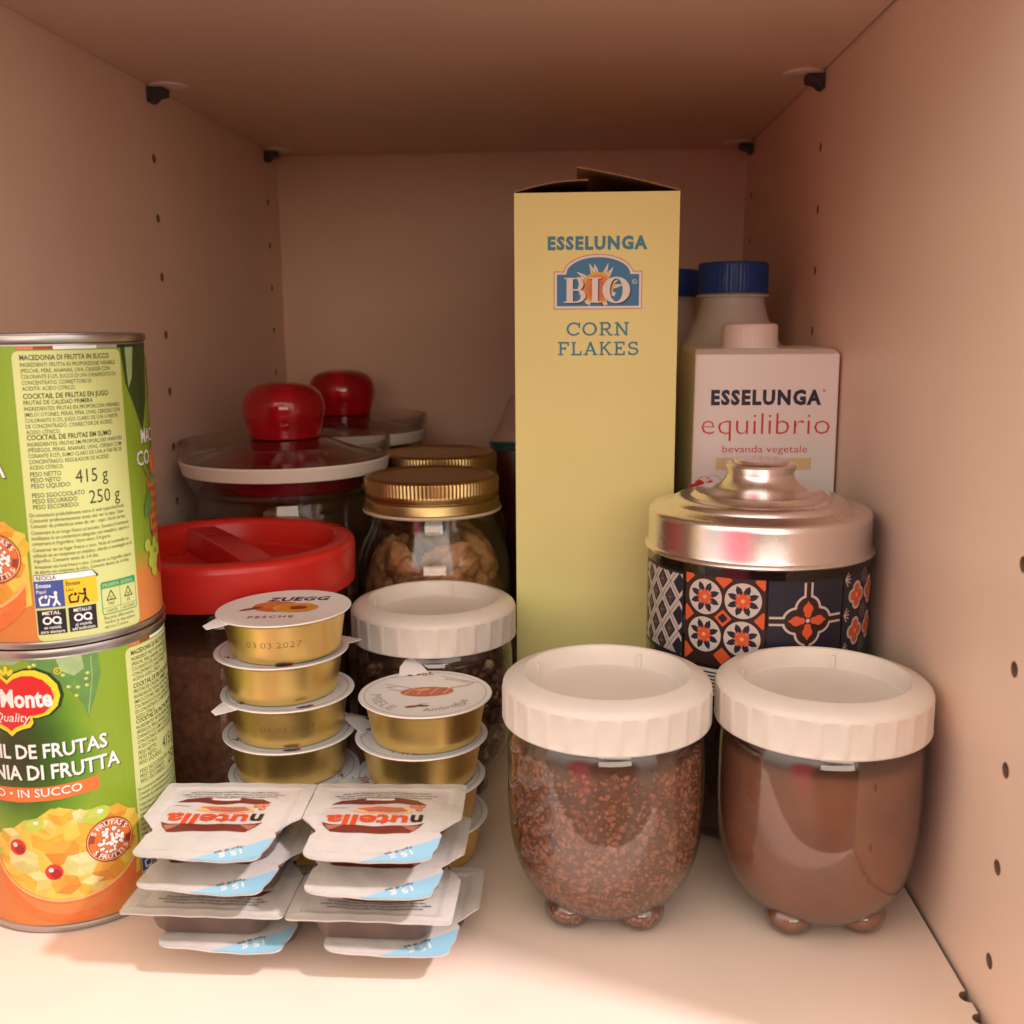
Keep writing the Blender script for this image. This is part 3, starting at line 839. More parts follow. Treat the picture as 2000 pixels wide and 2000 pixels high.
def info_panel(a):
    """The text panel, 37 mm wide from u = 0."""
    a.rect(0.2, 2.8, 37.2, 102.2, 'panel', 2, 2.2)
    T = lambda s, y, cap, w=None, off=0.0, x=2.6: a.text(s, x, y, cap, 'textgreen', 3, width=w, off=off)
    T('MACEDONIA DI FRUTTA IN SUCCO', 99.2, 1.65, 29.5, 0.022)
    def block(lines, y, cap=1.3, lead=1.95, x=2.6):
        for s, w in lines:
            T(s, y, cap, w, 0.006, x)
            y -= lead
    block([('INGREDIENTI: FRUTTA IN PROPORZIONE VARIABILE', 32), ('(PESCHE, PERE, ANANAS, UVA, CILIEGIE CON', 29.5), ('COLORANTE E127), SUCCO DI UVA CHIARIFICATO DA', 32), ('CONCENTRATO, CORRETTORE DI', 22), ('ACIDITÀ: ACIDO CITRICO.', 16.5)], 97.0)
    T('COCKTAIL DE FRUTAS EN JUGO', 86.5, 1.65, 28, 0.022)
    T('FRUTAS DE CALIDAD PRIMERA', 84.5, 1.4, 22, 0.012)
    block([('INGREDIENTES: FRUTAS EN PROPORCIÓN VARIABLE', 32.5), ('(MELOCOTONES, PERAS, PIÑA, UVAS, CEREZAS CON', 32.5), ('COLORANTE E127), JUGO CLARO DE UVA A PARTIR', 31.5), ('DE CONCENTRADO, CORRECTOR DE ACIDEZ:', 29), ('ÁCIDO CÍTRICO.', 10.5)], 82.5)
    T('COCKTAIL DE FRUTAS EM SUMO', 72.7, 1.65, 28, 0.022)
    block([('INGREDIENTES: FRUTAS EM PROPORÇÕES VARIÁVEIS', 32.5), ('(PÊSSEGOS, PERAS, ANANÁS, UVAS, CEREJAS COM', 32), ('CORANTE E127), SUMO CLARO DE UVA A PARTIR DE', 32), ('CONCENTRADO, REGULADOR DE ACIDEZ:', 26.5), ('ÁCIDO CÍTRICO.', 10.5)], 70.6)
    block([('PESO NETTO', 9.6), ('PESO NETO', 9.2), ('PESO LÍQUIDO:', 12.4)], 60.4, 1.5, 2.0)
    a.text('415 g', 16.6, 57.2, 4.6, 'textgreen', 3, width=11.4, off=0.0)
    block([('PESO SGOCCIOLATO', 16.6), ('PESO ESCURRIDO', 14), ('PESO ESCORRIDO:', 14.4)], 53.2, 1.5, 2.0)
    a.text('250 g', 20.6, 49.6, 4.6, 'textgreen', 3, width=11.6, off=0.0)
    block([('Da consumarsi preferibilmente entro il: vedi coperchio/fondo', 32.5), ('Consumir preferentemente antes del: ver la tapa / base', 32), ('Consumir de preferência antes de: ver - topo / fundo da lata', 32.5)], 46.6, 1.25, 1.9, 1.2)
    block([('Conservare in un luogo fresco ed asciutto. Svuotare il contenuto', 34), ('inutilizzato in un contenitore adeguato non metallico, coprire e', 34), ('conservare in frigorifero. Usare entro 3-4 giorni.', 26)], 40.5, 1.25, 1.9, 1.2)
    block([('Conservar en un lugar fresco y seco. Vacíe el contenido no', 33.5), ('utilizado en un recipiente no metálico, cúbralo y manténgalo en el', 34.6), ('frigorífico. Consumir antes de 3-4 días.', 21)], 34.5, 1.25, 1.9, 1.2)
    block([('Armazenar em local fresco e seco. Conservar no frigorífico depois', 34), ('de aberto em recipiente de vidro. Consumir dentro de 3-4 dias.', 33)], 28.9 - .3, 1.2, 1.75, 1.2)
    # recycling pictograms (drawn small, then stretched into place)
    r = Art()
    r.poly([(0.6, 20.4), (19.6, 20.4), (21.6, 18.6), (21.0, 18.2), (0.6, 18.4)], 'black', 3)
    r.poly([(0.8, 20.2), (19.4, 20.2), (20.8, 18.6), (0.8, 18.6)], 'white', 4)
    r.text('RECICLA', 1.3, 18.9, 1.1, 'black', 5, off=0.02)
    r.rect(0.4, 11.0, 9.8, 18.5, 'blue', 4)
    r.rect(9.8, 11.0, 20.6, 18.5, 'amber', 4)
    for x, k in ((0.9, 'white'), (10.3, 'black')):
        r.text('Envase', x + .2, 16.7, 1.2, k, 5, off=0.015)
        r.text('Papel' if x < 5 else 'Lata', x + .2, 15.1, 1.0, k, 5)
        r.line([(x + 2, 14.2), (x + .9, 13.6), (x + 1.2, 11.9), (x + 3.6, 11.9), (x + 4.0, 13.4)], .55, k, 5)
        r.disc(x + 3, 14.1, .5, k, 5, n=12)
        r.line([(x + 4.1, 14.2), (x + 5.4, 13.8), (x + 6.2, 14.3)], .5, k, 5)
        r.disc(x + 6.1, 15.0, .55, k, 5, n=12)
        r.line([(x + 6.2, 14.2), (x + 6.2, 12.9), (x + 5.3, 11.6)], .7, k, 5)
        r.line([(x + 6.2, 12.9), (x + 7.2, 11.6)], .6, k, 5)
    for x, t1, t2, t3 in ((0.6, 'METAL', 'se recicla', 'para siempre'), (10.6, 'METALLO', 'si ricicla', "all'infinito")):
        r.rect(x, 3.4, x + 9.2, 10.4, 'black', 4)
        r.text(t1, x + 4.6, 9.0, 0.95, 'white', 5, width=5.8, align='c', off=.015)
        for s_ in (-1, 1): r.ring(x + 4.6 + s_ * 1.5, 7.3, 0.9, 1.5, 'white', 5, 22, sy=.75)
        r.poly([(x + 6.8, 6.8), (x + 7.8, 6.4), (x + 6.8, 5.9)], 'white', 5)
        r.text(t2, x + 4.6, 4.95, 0.85, 'white', 5, width=5.4, align='c', off=.01)
        r.text(t3, x + 4.6, 3.75, 0.85, 'white', 5, width=7.6, align='c', off=.01)
    a.merge(r.xform(0, 5.2 - 3.4 * 1.25, 0, 1.0, 1.25))
    g = Art()
    g.rect(21.9, 8.2, 36.2, 18.4, 'green', 3, .8)
    g.rect(22.2, 8.5, 35.9, 16.3, 'panel', 4, .6)
    g.text('ETICHETTA', 22.6, 16.8, .9, 'panel', 4, width=6.2, off=.015)
    g.text('SCUOLA', 29.6, 16.8, .9, 'panel', 4, width=5.2, off=.015)
    g.rect(28.9, 8.6, 29.1, 16.2, 'green', 5)
    g.rect(22.2, 10.2, 35.9, 10.35, 'green', 5)
    for x, n1, n2, n3 in ((25.5, '22', 'PAP', 'CARTA'), (32.5, '40', 'FE', 'ACCIAIO')):
        g.line([(x - 1.7, 12.6), (x, 15.5), (x + 1.7, 12.6), (x - 1.7, 12.6)], .35, 'textgreen', 5)
        g.text(n1, x, 12.9, .9, 'textgreen', 5, align='c')
        g.text(n2, x, 11.0, 1.0, 'textgreen', 5, align='c')
        g.text(n3, x, 8.9, .9, 'textgreen', 5, align='c')
    for i, s in enumerate(('Raccolta differenziata.', 'Verifica le disposizioni', 'del tuo Comune')): g.text(s, 22.4, 6.8 - i * 1.4, .95, 'textgreen', 3)
    a.merge(g.xform(0, 9.1 - 8.2 * 1.18, 0, 1.0, 1.18))

CAN_R, CAN_H = 36.3, 107.5
def make_can(label, loc, turn):
    t = thing('fruit_tin', label, 'tin can', loc, turn, 'two stacked tins of fruit salad')
    MB().lathe([(35.2, 1.0), (36.0, 2.5), (36.0, 105), (35.2, 106.6)], 'can_steel', 96).build('body', t)
    rim = [(33.6, 0.9), (34.0, 0.2), (35.4, 0.0), (36.8, 0.4), (37.2, 1.4), (36.9, 2.6), (36.1, 3.0)]
    MB().lathe(rim, 'can_steel', 96).build('bottom_rim', t)
    MB().lathe([(36.1, CAN_H - 3.2), (36.9, CAN_H - 2.8), (37.2, CAN_H - 1.5), (36.8, CAN_H - .3), (35.6, CAN_H), (34.4, CAN_H - .4), (33.9, CAN_H - 4)], 'can_steel', 96).build('top_rim', t)
    MB().lathe([(34.0, CAN_H - 3.9), (31, CAN_H - 4.2), (30, CAN_H - 3.4), (24, CAN_H - 3.4), (23, CAN_H - 4), (0, CAN_H - 4)], 'can_steel', 64).build('lid_panel', t)
    MB().lathe([(0, 1.6), (30, 1.6), (31, 1.0), (33.7, 1.0)], 'can_steel', 64).build('base_panel', t)
    a = Art()
    step = 2.4
    u0, u1 = -78.6, -78.6 + 2 * PI * CAN_R
    bg = Art()
    bg.rect(u0, 2.2, u1, 103.8, 'label_green', 0)
    front_art(a, -41.0, 'COCKTAIL DE FRUTAS', 'MACEDONIA DI FRUTTA', False)
    # the fruit of the first picture stops at the text panel
    a.t = [q for q in a.t if min(p[0] for p in q[0]) < 0.2]
    cl = []
    for tr, i, l in a.t:
        if max(p[0] for p in tr) > 0.2:
            p = clip(list(tr), 0, -500, 0.2)
            for k in range(1, len(p) - 1): cl.append(((p[0], p[k], p[k + 1]), i, l))
        else: cl.append((tr, i, l))
    a.t = cl
    b = Art()
    front_art(b, 78.0, 'MACEDONIA DI FRUTTA', 'COCKTAIL DE FRUTAS', True)
    cl = []
    for tr, i, l in b.t:
        p = clip(list(tr), 0, 37.3, 122.0)
        for k in range(1, len(p) - 1): cl.append(((p[0], p[k], p[k + 1]), i, l))
    a.t += cl
    info_panel(a)
    for x0, x1, k in ((2, 7, 'rose'), (7, 13, 'badge'), (13, 27.5, 'white'), (27.5, 36, 'grey'), (36, 40, 'black'), (40, 60, 'dkgreen')): a.rect(x0, 102.6, x1, 103.7, k, 3)  # dashes painted in for reflections on the metal above the label
    a.rect(122.2, 2.8, 148, 103, 'panel', 2)
    mb = MB()
    fn = on_cyl(CAN_R, 0.0)
    lay(mb, bg, fn, su=step, sv=8.0, keep_uv=True, base=0.02, lh=.02, sm=True)
    lay(mb, a, fn, su=step, base=0.05, lh=0.028)
    mb.build('paper_label', t)
    return t
# u = 0 (left edge of the text panel) sits 38 mm right of the side facing us on the lower tin, 9 mm on the upper
can = make_can('lower green fruit tin, its fruit bowl picture and headline facing front', (37.6, 368, 0), 38.0 / CAN_R)
again(can, 'upper green fruit tin, its pale text panel facing front', (37.6, 368, CAN_H + 0.02), 9.0 / CAN_R)

# ================================================================== spread portions, four twin packs in a stack
LIDPOLY = []
def rc(x, y, r, a0, a1, n=5): return [(x + r * math.cos(math.radians(a0 + (a1 - a0) * k / n)), y + r * math.sin(math.radians(a0 + (a1 - a0) * k / n))) for k in range(n + 1)]
right_half = [(28.2, 0.5), (21.6, -8.4), (21.2, -9.4), (22.3, -11.5)] + [(21.6, -19), (20.4, -22.5)] + rc(16.6, -23.6, 4.0, -20, -90)
left_half = rc(-17.6, -22.6, 5.0, -90, -180) + [(-22.7, -12), (-21.4, -9.6), (-21.6, -8.4), (-28.2, 0.5)]
LIDPOLY = rc(26.2, 25.7, 2.0, 90, 0) + right_half + left_half + rc(-26.2, 25.7, 2.0, 180, 90)
def lid_art(v):
    a = Art()
    rnd = random.Random(v)
    # everything reads from the far side: drawn upright, then turned half round
    L = Art()
    for i, s in enumerate(('Crema da spalmare alle nocciole e al cacao. Ingredienti: zucchero, olio di palma,', 'nocciole, latte scremato in polvere, cacao magro, emulsionante: lecitine, vanillina', 'Conservare in luogo fresco e asciutto. Consumare preferibilmente entro: vedi lato')):
        wv = lambda u, w: (u, w + 0.0022 * u * u)
        a.merge(Art().text(s, 0, -17.0 - i * 1.75, 1.05, 'black', 2, width=(34, 38, 33)[i], align='c', off=.014, warp=wv).xform(-1.0, 0, PI))
    # jar silhouette: shoulders and base in chocolate brown, white middle
    L.poly([(-14.5, 10.6), (14.5, 10.6), (17.4, 7.4), (19.2, 4.2), (16, 5.2), (0, 5.8), (-16, 5.2), (-19.2, 4.2), (-17.4, 7.4)], 'choc', 2)
    L.poly([(-15.4, 9.4), (-11, 5.8), (-13.2, 5.9), (-17.6, 6.2)], 'choclight', 3)
    L.poly([(15.4, 9.4), (11, 5.8), (13.2, 5.9), (17.6, 6.2)], 'choclight', 3)
    L.poly([(-18.6, -9.2), (-14.5, -12.4), (-6, -13.6), (8, -13.4), (15, -12.2), (18.4, -9.0), (11, -9.9), (3, -8.6), (-6, -9.8), (-12, -8.9)], 'choc', 2)
    L.rect(-6, -13.2, 6, -11.2, 'choclight', 3, .8)
    L.rect(-5.5, -12.9, 5.5, -11.6, 'white', 4, .6)
    # slice of bread with spread, hazelnuts
    L.poly([(-14, -3.2), (-12, -6.6), (-2, -7.8), (7, -7.2), (9.5, -4.2), (2, -2.6), (-7, -2.2)], 'peachlight', 3)
    L.poly([(-12, -4), (-9, -6.6), (0, -7), (6, -5.8), (3, -3.6), (-5, -3)], 'choclight', 4)
    L.poly([(-4, -5.4), (2, -6.4), (8, -6.2), (4, -4.6)], 'rose', 5)
    for x, y in ((-16, -5.4), (-13.6, -7.4), (-16.6, -7.8)):
        L.disc(x, y, 1.4, 'peach', 4, 1.1)
        L.disc(x - .3, y + .3, .6, 'peachlight', 5)
    L.line([(12, -6.6), (18, -6.6)], .35, 'grey', 3)
    L.poly([(9, -3), (13, -5.4), (19, -5.0), (18.5, -2.4)], 'grey', 2) if v == 9 else None
    L.text('n', -18.2, -1.2, 4.4, 'black', 4, width=4.6, off=.03, xh=True)
    L.text('utella', -12.6, -1.2, 4.4, 'nred', 4, width=31, off=.03, xh=True)
    L.xform(-2.6, 1.4, PI, 0.94, 1.06)
    a.merge(L)
    # blue corner of the peel tab
    a.poly([(-3.0, -27.6), (12, -19.6), (22.1, -13.2), (21.6, -19), (20.4, -22.5)] + rc(16.6, -23.6, 4.0, -20, -90), 'skyblue', 2)
    B = Art()
    B.text('15 g', 0, 0, 2.6, 'white', 3, width=7.4, align='c', off=.02)
    B.text('Apri di qui', 0, -2.0, 1.15, 'navy', 3, width=9.5, align='c', off=.012)
    B.xform(9.6, -22.6, PI + 0.42)
    a.merge(B)
    return a
def lid_fn(v):
    r = random.Random(v)
    ph = [r.random() * 6.28 for _ in range(6)]
    def fn(u, w, h):
        z = 0.28 * math.sin(u * .16 + ph[0]) * math.sin(w * .13 + ph[1]) + .12 * math.sin(u * .5 + w * .3 + ph[2])
        if w < -9: z += ((-9 - w) / 18) ** 2 * (0.8 * math.sin(u * .11 + ph[3]) - 0.2)
        e = max(abs(u) - 22.5, w - 22, 0 if w > -9 else 0)
        if e > 0: z += 0.35 * min(1, e / 1.2) * (1 if e < 3.6 else 0.6)
        return (u, w, z + h)
    return fn
def make_lid(v):
    mb = MB()
    fn = lid_fn(v)
    top = Art().poly(LIDPOLY, 'foil_white', 0)
    lay(mb, top, fn, su=2.0, sv=2.0, base=0.0, sm=True)
    lay(mb, lid_art(v), fn, su=2.0, sv=2.0, base=0.0, lh=0.07, sm=True)
    low = MB()
    lay(low, top, lambda u, w, h: fn(u, w, h - 0.45), su=2.0, sv=2.0)
    mb.add(low.v, [f[::-1] for f in low.f], 'foil_white', True)
    n = len(LIDPOLY)
    ed = []
    for i in range(n):
        (x0, y0), (x1, y1) = LIDPOLY[i], LIDPOLY[(i + 1) % n]
        k = max(1, int(math.hypot(x1 - x0, y1 - y0) / 2))
        ed += [(x0 + (x1 - x0) * j / k, y0 + (y1 - y0) * j / k) for j in range(k)]
    n = len(ed)
    pts = [fn(u, w, 0) for u, w in ed] + [fn(u, w, -0.45) for u, w in ed]
    mb.add(pts, [[i, (i + 1) % n, n + (i + 1) % n, n + i][::-1] if False else [i, n + i, n + (i + 1) % n, (i + 1) % n] for i in range(n)], 'foil_white', True)
    return mb
def rrect(hx, hy, r, cx=0, cy_=0, n=6):
    return [(cx + p[0], cy_ + p[1]) for q in ((hx - r, hy - r, 0), (-hx + r, hy - r, 90), (-hx + r, -hy + r, 180), (hx - r, -hy + r, 270)) for p in rc(q[0], q[1], r, q[2], q[2] + 90, n)]
def make_cup():
    mb = MB()
    loops = [(16.5, 12.5, 4, -10.7), (18.6, 14.6, 5, -10.4), (19.6, 15.6, 5.5, -9.2), (21.6, 17.4, 6, -1.6), (22.4, 18.2, 6, -0.6), (23.4, 19.2, 6, -0.5)]
    L = [[(x, y, z) for x, y in rrect(hx, hy, r, 0, 6.0)] for hx, hy, r, z in loops]
    n = len(L[0])
    pts = [p for l in L for p in l]
    f = [[k * n + i, k * n + (i + 1) % n, (k + 1) * n + (i + 1) % n, (k + 1) * n + i] for k in range(len(L) - 1) for i in range(n)]
    f.append([i for i in range(n)][::-1])
    mb.add(pts, f, 'spread_cup', True)
    return mb
TH = 11.5
def twin_pack(label, loc, turn):
    t = thing('spread_twin_pack', label, 'spread portions', loc, turn, 'stack of hazelnut spread twin packs')
    for sx, v in ((-28.4, 3), (28.4, 8)):
        c = make_cup().build('portion_cup', t, (sx, 0, 0), sharp=50)
        make_lid(v).build('foil_lid', c, sharp=60)
    return t
tp = twin_pack('topmost twin pack of hazelnut spread, jar picture and blue tab corners in view', (135.9, 333.4, 4 * TH), math.radians(1.6))
again(tp, 'second spread twin pack from the top, mostly its blue-cornered tabs showing', (137.0, 332.0, 3 * TH), math.radians(-0.3))
again(tp, 'third twin pack from the top, turned round so its small print faces forward', (135.4, 335.6, 2 * TH), math.radians(180 - 0.6))
again(tp, 'bottom spread twin pack, resting on the white cupboard floor', (141.6, 335.2, TH), math.radians(0.4))

# ================================================================== jam and honey cups
CH = 17.4
def cup_base(t, stamp=None):
    mb = MB()
    mb.lathe([(0, 0.5), (18, 0.5), (20.2, 0.1), (21.4, 0.4), (22.0, 1.4), (22.2, 3.0), (24.4, 15.2), (24.8, 16.0), (26.2, 16.4), (26.7, 16.9)], 'gold_foil', 96)
    if stamp:
        a = Art().text(stamp, 0, 0, 2.5, 'stampgold', 1, width=22, align='c', off=-0.02)
        b = Art()                                                  # dot-matrix look: keep only little squares of the figures
        for tr, i, l in a.t: b.t.append((tr, i, l))
        lay(mb, b, lambda u, v, h: ((23.0 + h + v * .11) * math.sin(u / 23), -(23.0 + h + v * .11) * math.cos(u / 23), 7.5 + v), su=1.5, base=.12)
    return mb.build('foil_cup', t)
TABP = [(-6.5, 23.5), (-5.2, 28.2), (-1.6, 33.5), (1.2, 33.8), (4.6, 28.6), (6.5, 23.5)]
def cup_lid(t, art, tab, name='foil_lid', lift=0.0):
    mb = MB()
    mb.lathe([(26.7, 16.9), (27.1, 17.15), (26.9, 17.55), (26.2, 17.6), (25.4, 17.38), (0, 17.38)], 'cup_lid_white', 96)
    a_ = tab
    pts = [(x * math.cos(a_) - y * math.sin(a_), x * math.sin(a_) + y * math.cos(a_)) for x, y in TABP]
    zz = [17.45, 16.9 + lift * .5, 15.6 + lift, 16.4 + lift * .9, 16.8 + lift * .5, 17.45]
    n = len(pts)
    top = [(x, y, z) for (x, y), z in zip(pts, zz)]
    mb.add(top, [[0, 5, 4, 1], [1, 4, 3, 2]], 'cup_lid_white', True)
    mb.add([(x, y, z - .25) for x, y, z in top], [[0, 1, 4, 5], [1, 2, 3, 4]], 'cup_lid_white', True)
    both = top + [(x, y, z - .25) for x, y, z in top]
    mb.add(both, [[i, (i + 1) % n, n + (i + 1) % n, n + i] for i in range(n)], 'cup_lid_white')
    lay(mb, art, on_top(17.38), base=0.0, lh=0.06)
    return mb.build(name, t)
def peach_art():
    a = Art()
    a.text('ZUEGG', 3.5, 10.0, 5.4, 'navy', 1, width=26, align='c', off=.04, shear=.12, sp=1.1)
    a.disc(-3.0, 1.5, 10.4, 'peach', 1, 7.6, 28, -.25)
    a.disc(-4.5, 3.0, 7.0, 'sunor', 2, 5.0, 24, -.25)
    a.disc(5.0, -1.0, 9.4, 'peachlight', 3, 6.8, 28, -.1)
    a.disc(5.4, -1.2, 8.2, 'fo', 4, 5.8, 28, -.1)
    a.disc(6.2, -1.6, 3.6, 'badge', 5, 2.6)
    a.disc(-13.0, -1.2, 5.0, 'badge', 4, 1.3, 16, .5)
    a.text('PESCHE', -2.5, -14.5, 2.8, 'badge', 1, width=18, align='c', off=.02, sp=1.3)
    return a
def honey_art():
    a = Art()
    a.ring(0, 0, 24.6, 24.85, 'grey', 1, 60)
    # dipper dripping honey
    a.disc(0.5, 1.5, 10.8, 'rose', 2, 5.4, 28, .16)
    for k in range(7):
        x = -7 + k * 2.6
        a.line([(x - 1.2, -2.6 + k * .35), (x + .4, 2.2 + k * .4), (x + 2.0, 4.8 + k * .3)], .9, ('peachlight', 'peach')[k % 2], 3)
    a.disc(-1.5, 3.0, 3.4, 'peachlight', 4, 1.6, 16, .2)
    a.line([(-17.5, 9), (-12, 7.4), (-6, 4.6)], .45, 'grey', 2)
    a.line([(-15.5, 3.2), (-12, 2.6), (-8, .6)], .45, 'grey', 2)
    a.disc(-15, 6, 2.2, 'badge', 1, .3, 12, .3)
    a.line([(9, 5.5), (16, 9.5), (18.6, 12.8)], .5, 'rose', 3)
    # small bee
    a.disc(-3.4, -15.2, 2.6, 'badge', 2, 1.1, 16, .25)
    a.disc(-0.4, -14.0, 1.4, 'navy', 2, 1.0)
    a.disc(1.6, -14.2, 1.9, 'badge', 2, .8, 14, .2)
    for s in (-1, 1): a.line([(-1, -13.6), (1.5 + s, -11.8)], .3, 'grey', 3)
    def arc(s, r, mid, cap, col, off=0.0):
        tr = text_tris(s, off)
        x0, x1, _, _ = bbox(tr)
        k = cap / CAPH
        tot = (x1 - x0) * k
        for t in tr:
            a.tri([((r + cap - q[1] * k) * math.cos(mid + ((q[0] - x0) * k - tot / 2) / r), (r + cap - q[1] * k) * math.sin(mid + ((q[0] - x0) * k - tot / 2) / r)) for q in t], col, 2)
    arc('MIELE', 17.6, math.radians(214), 4.6, 'grey', -.012)
    arc('Ambrosoli', 17.0, math.radians(306), 3.0, 'grey', .0)
    a.ring(15.2, -11.5, 1.9, 2.3, 'grey', 2, 24, 2.4, 7.2)
    b = Art().text('20g e', 0, 0, 3.4, 'badge', 2, width=11, align='c', off=.01)
    b.xform(-5.8, 23.2, PI + .38)
    a.merge(b)
    c = Art().text('MIELE DI FIORI', 0, 0, 1.4, 'grey', 2, width=11, align='c').xform(11.5, 15.6, PI - .35)
    a.merge(c)
    a.line([(-18, 17), (-8, 20.4)], .3, 'grey', 2)
    a.line([(4, 20.5), (9, 17.4), (20, 13)], .3, 'grey', 2)
    return a
def plain_art():
    a = Art()
    a.ring(0, 0, 24.5, 24.8, 'grey', 1, 60)
    a.text('MIELE', -18, -15, 2.6, 'grey', 1)
    a.disc(6.5, -22.4, 3.0, 'navy', 1, 1.0, 16, .2)
    a.disc(9.0, -21.4, 1.4, 'badge', 2, .9)
    a.line([(-20, -12.5), (-17.4, -14), (-18.6, -11.6)], .6, 'badge', 1)
    return a
GX, GY = 113.6, 400.0
JL_ = 'gold foil cups stacked behind the spread portions'
def cup(label, x, y, k, art, tab, stamp=None, turn=0.0, tilt=0.0, lift=0.0):
    t = thing('portion_cup', label, 'portion cup', (x, y, k * CH), turn, JL_)
    if tilt: t.rotation_euler = (0, tilt, turn)
    cup_base(t, stamp)
    cup_lid(t, art, tab, lift=lift)
    return t
cup('gold jam cup at the top of the taller stack, peach picture on its lid', GX + 1.0, GY - 1, 5, peach_art(), math.radians(128), '03.03.2027', 0.06, math.radians(-1.2))
plainc = cup('second gold cup from the top of the taller stack, no date on its side', GX - 1.4, GY, 4, plain_art(), math.radians(-60))
cup('third gold cup from the top of the taller stack, date on its side', GX + .5, GY - .5, 3, plain_art(), math.radians(122), '04.03.2027', 0.25)
again(plainc, 'fourth gold cup from the top of the taller stack, dark marks on its lid', (GX + .2, GY, 2 * CH))
again(plainc, 'fifth gold cup from the top of the taller stack, only its lid edge showing', (GX + 1.6, GY, CH), 2.2)
again(plainc, 'gold cup at the foot of the taller stack, behind the spread portions', (GX, GY, 0), 1.2)
honey = cup('gold honey cup at the top of the shorter stack, dipper picture on lid', 171.6, 396.5, 3, honey_art(), math.radians(20), None, 0, 0, 5.5)
again(honey, 'second gold cup of the shorter stack, directly under the honey cup with the dipper picture', (169.6, 396.8, 2 * CH), math.radians(58))
again(honey, 'third gold cup from the top of the shorter stack, just above the spread portions', (168.4, 396.5, CH), math.radians(100))
again(honey, 'bottom gold cup of the shorter stack, peeping out beside the spread portions', (169.2, 397.0, 0), math.radians(75))

# ================================================================== white-lidded jars on four little feet
JR_, JH = 38.4, 92.4
FEET = [math.radians(a) for a in (227, 309, 47, 129)]
JPROF = [(0, 2.4), (8, 2.5), (13, 2.9), (17, 3.6), (20, 4.6), (22.5, 5.9), (25, 7.6), (27.6, 10.2), (30, 13.4), (32.0, 17.2), (33.8, 22), (35.2, 28), (36.1, 36), (36.5, 46), (36.4, 58), (36.2, 66), (35.8, 70), (35.0, 72.6), (34.2, 74.2), (34.0, 76), (34.0, 88)]
def foot_blob(mb, fa, m_, k, n=40):
    """A rounded, slightly flattened bulb under the belly of the jar, touching the shelf."""
    cx, cy_ = 19.6 * math.cos(fa), 19.6 * math.sin(fa)
    pts, fs, rows = [], [], 18
    for j in range(rows + 1):
        t_ = -PI / 2 + PI * j / rows
        rr = max(0.0, math.cos(t_)) ** 0.8 * 9.0 * k
        z = 6.4 + math.sin(t_) * 6.4 * k
        for i in range(n):
            a = 2 * PI * i / n
            pts.append((cx + rr * math.cos(a), cy_ + rr * math.sin(a), z))
    for j in range(rows):
        for i in range(n): fs.append([j * n + i, j * n + (i + 1) % n, (j + 1) * n + (i + 1) % n, (j + 1) * n + i])
    mb.add(pts, fs, m_, True)
    return mb
def offset_prof(prof, d, zmin, zmax):
    out = []
    for i, (r, z) in enumerate(prof):
        a, b = prof[max(0, i - 1)], prof[min(len(prof) - 1, i + 1)]
        tx, tz = b[0] - a[0], b[1] - a[1]
        l = math.hypot(tx, tz) or 1
        rr, zz = r - tz / l * d, z + tx / l * d
        if zz <= zmax: out.append((max(0, rr), zz))
    out[0] = (0, out[0][1])
    return out
def white_lid():
    mb = MB()
    z0 = JH - 17.6
    n, ribs = 28 * 12, 28
    def mod(a, r, z):
        if r > 37.0 and z < JH - 4.6:
            f = (a / (2 * PI) * ribs) % 1.0
            g = 0.55 * (f / 0.45 if f < 0.45 else max(0.0, 1 - (f - 0.45) / 0.06))
            top = min(1.0, (JH - 4.6 - z) / 0.8) if z > JH - 5.4 else min(1.0, (z - z0 - 0.9) / 0.9)
            return r - 0.45 * max(0, top) + g * max(0, top), z
        return r, z
    mb.lathe([(34.6, z0 + 1.0), (37.2, z0), (38.1, z0 + .3), (38.3, z0 + .9), (38.3, z0 + 1.8), (38.3, JH - 5.4), (38.1, JH - 4.4), (37.6, JH - 3.2), (36.4, JH - 2.1), (34.4, JH - 1.2), (31.6, JH - .25), (30.4, JH), (29.7, JH - .5), (29.3, JH - 1.8), (28.8, JH - 6.6), (28.0, JH - 7.4), (27, JH - 7.6), (0, JH - 7.8)], 'white_lid', n, mod)
    # four moulded keys on the wall of the recess
    for k in range(4):
        a = math.radians(62 + 90 * k)
        c, s = math.cos(a), math.sin(a)
        P = lambda rr, w, z: (rr * c - w * s, rr * s + w * c, z)
        p = [P(28.0, -.9, JH - 7.4), P(30.4, -.9, JH - 7.4), P(30.4, .9, JH - 7.4), P(28.0, .9, JH - 7.4), P(28.4, -.7, JH - 2.6), P(30.4, -.7, JH - 2.2), P(30.4, .7, JH - 2.2), P(28.4, .7, JH - 2.6)]
        mb.add(p, [[4, 5, 6, 7], [0, 1, 5, 4], [2, 3, 7, 6], [3, 0, 4, 7]], 'white_lid')
    return mb
def foot_jar(label, loc, turn=0.0):
    t = thing('footed_jar', label, 'storage jar', loc, turn, 'clear jars with white screw lids')
    mb = MB()
    mb.lathe(JPROF, 'clear_plastic', 144)
    mb.build('body', t, sharp=60)
    for fa in FEET: foot_blob(MB(), fa, 'clear_plastic', 1.0).build('foot', t, sharp=60)
    white_lid().build('screw_lid', t, sharp=30)
    return t
jar = foot_jar('white-lidded footed jar of coarse brown granules, beside the spread portions', (243.7, 362.0, 0.02))
again(jar, 'white-lidded footed jar of smooth brown powder, in front beside the right wall', (321.6, 362.0, 0.02), 0.12)
again(jar, 'white-lidded jar of dark seed mix, between gold cups and walnut jar', (166.8, 461.2, 0.02), 0.3)
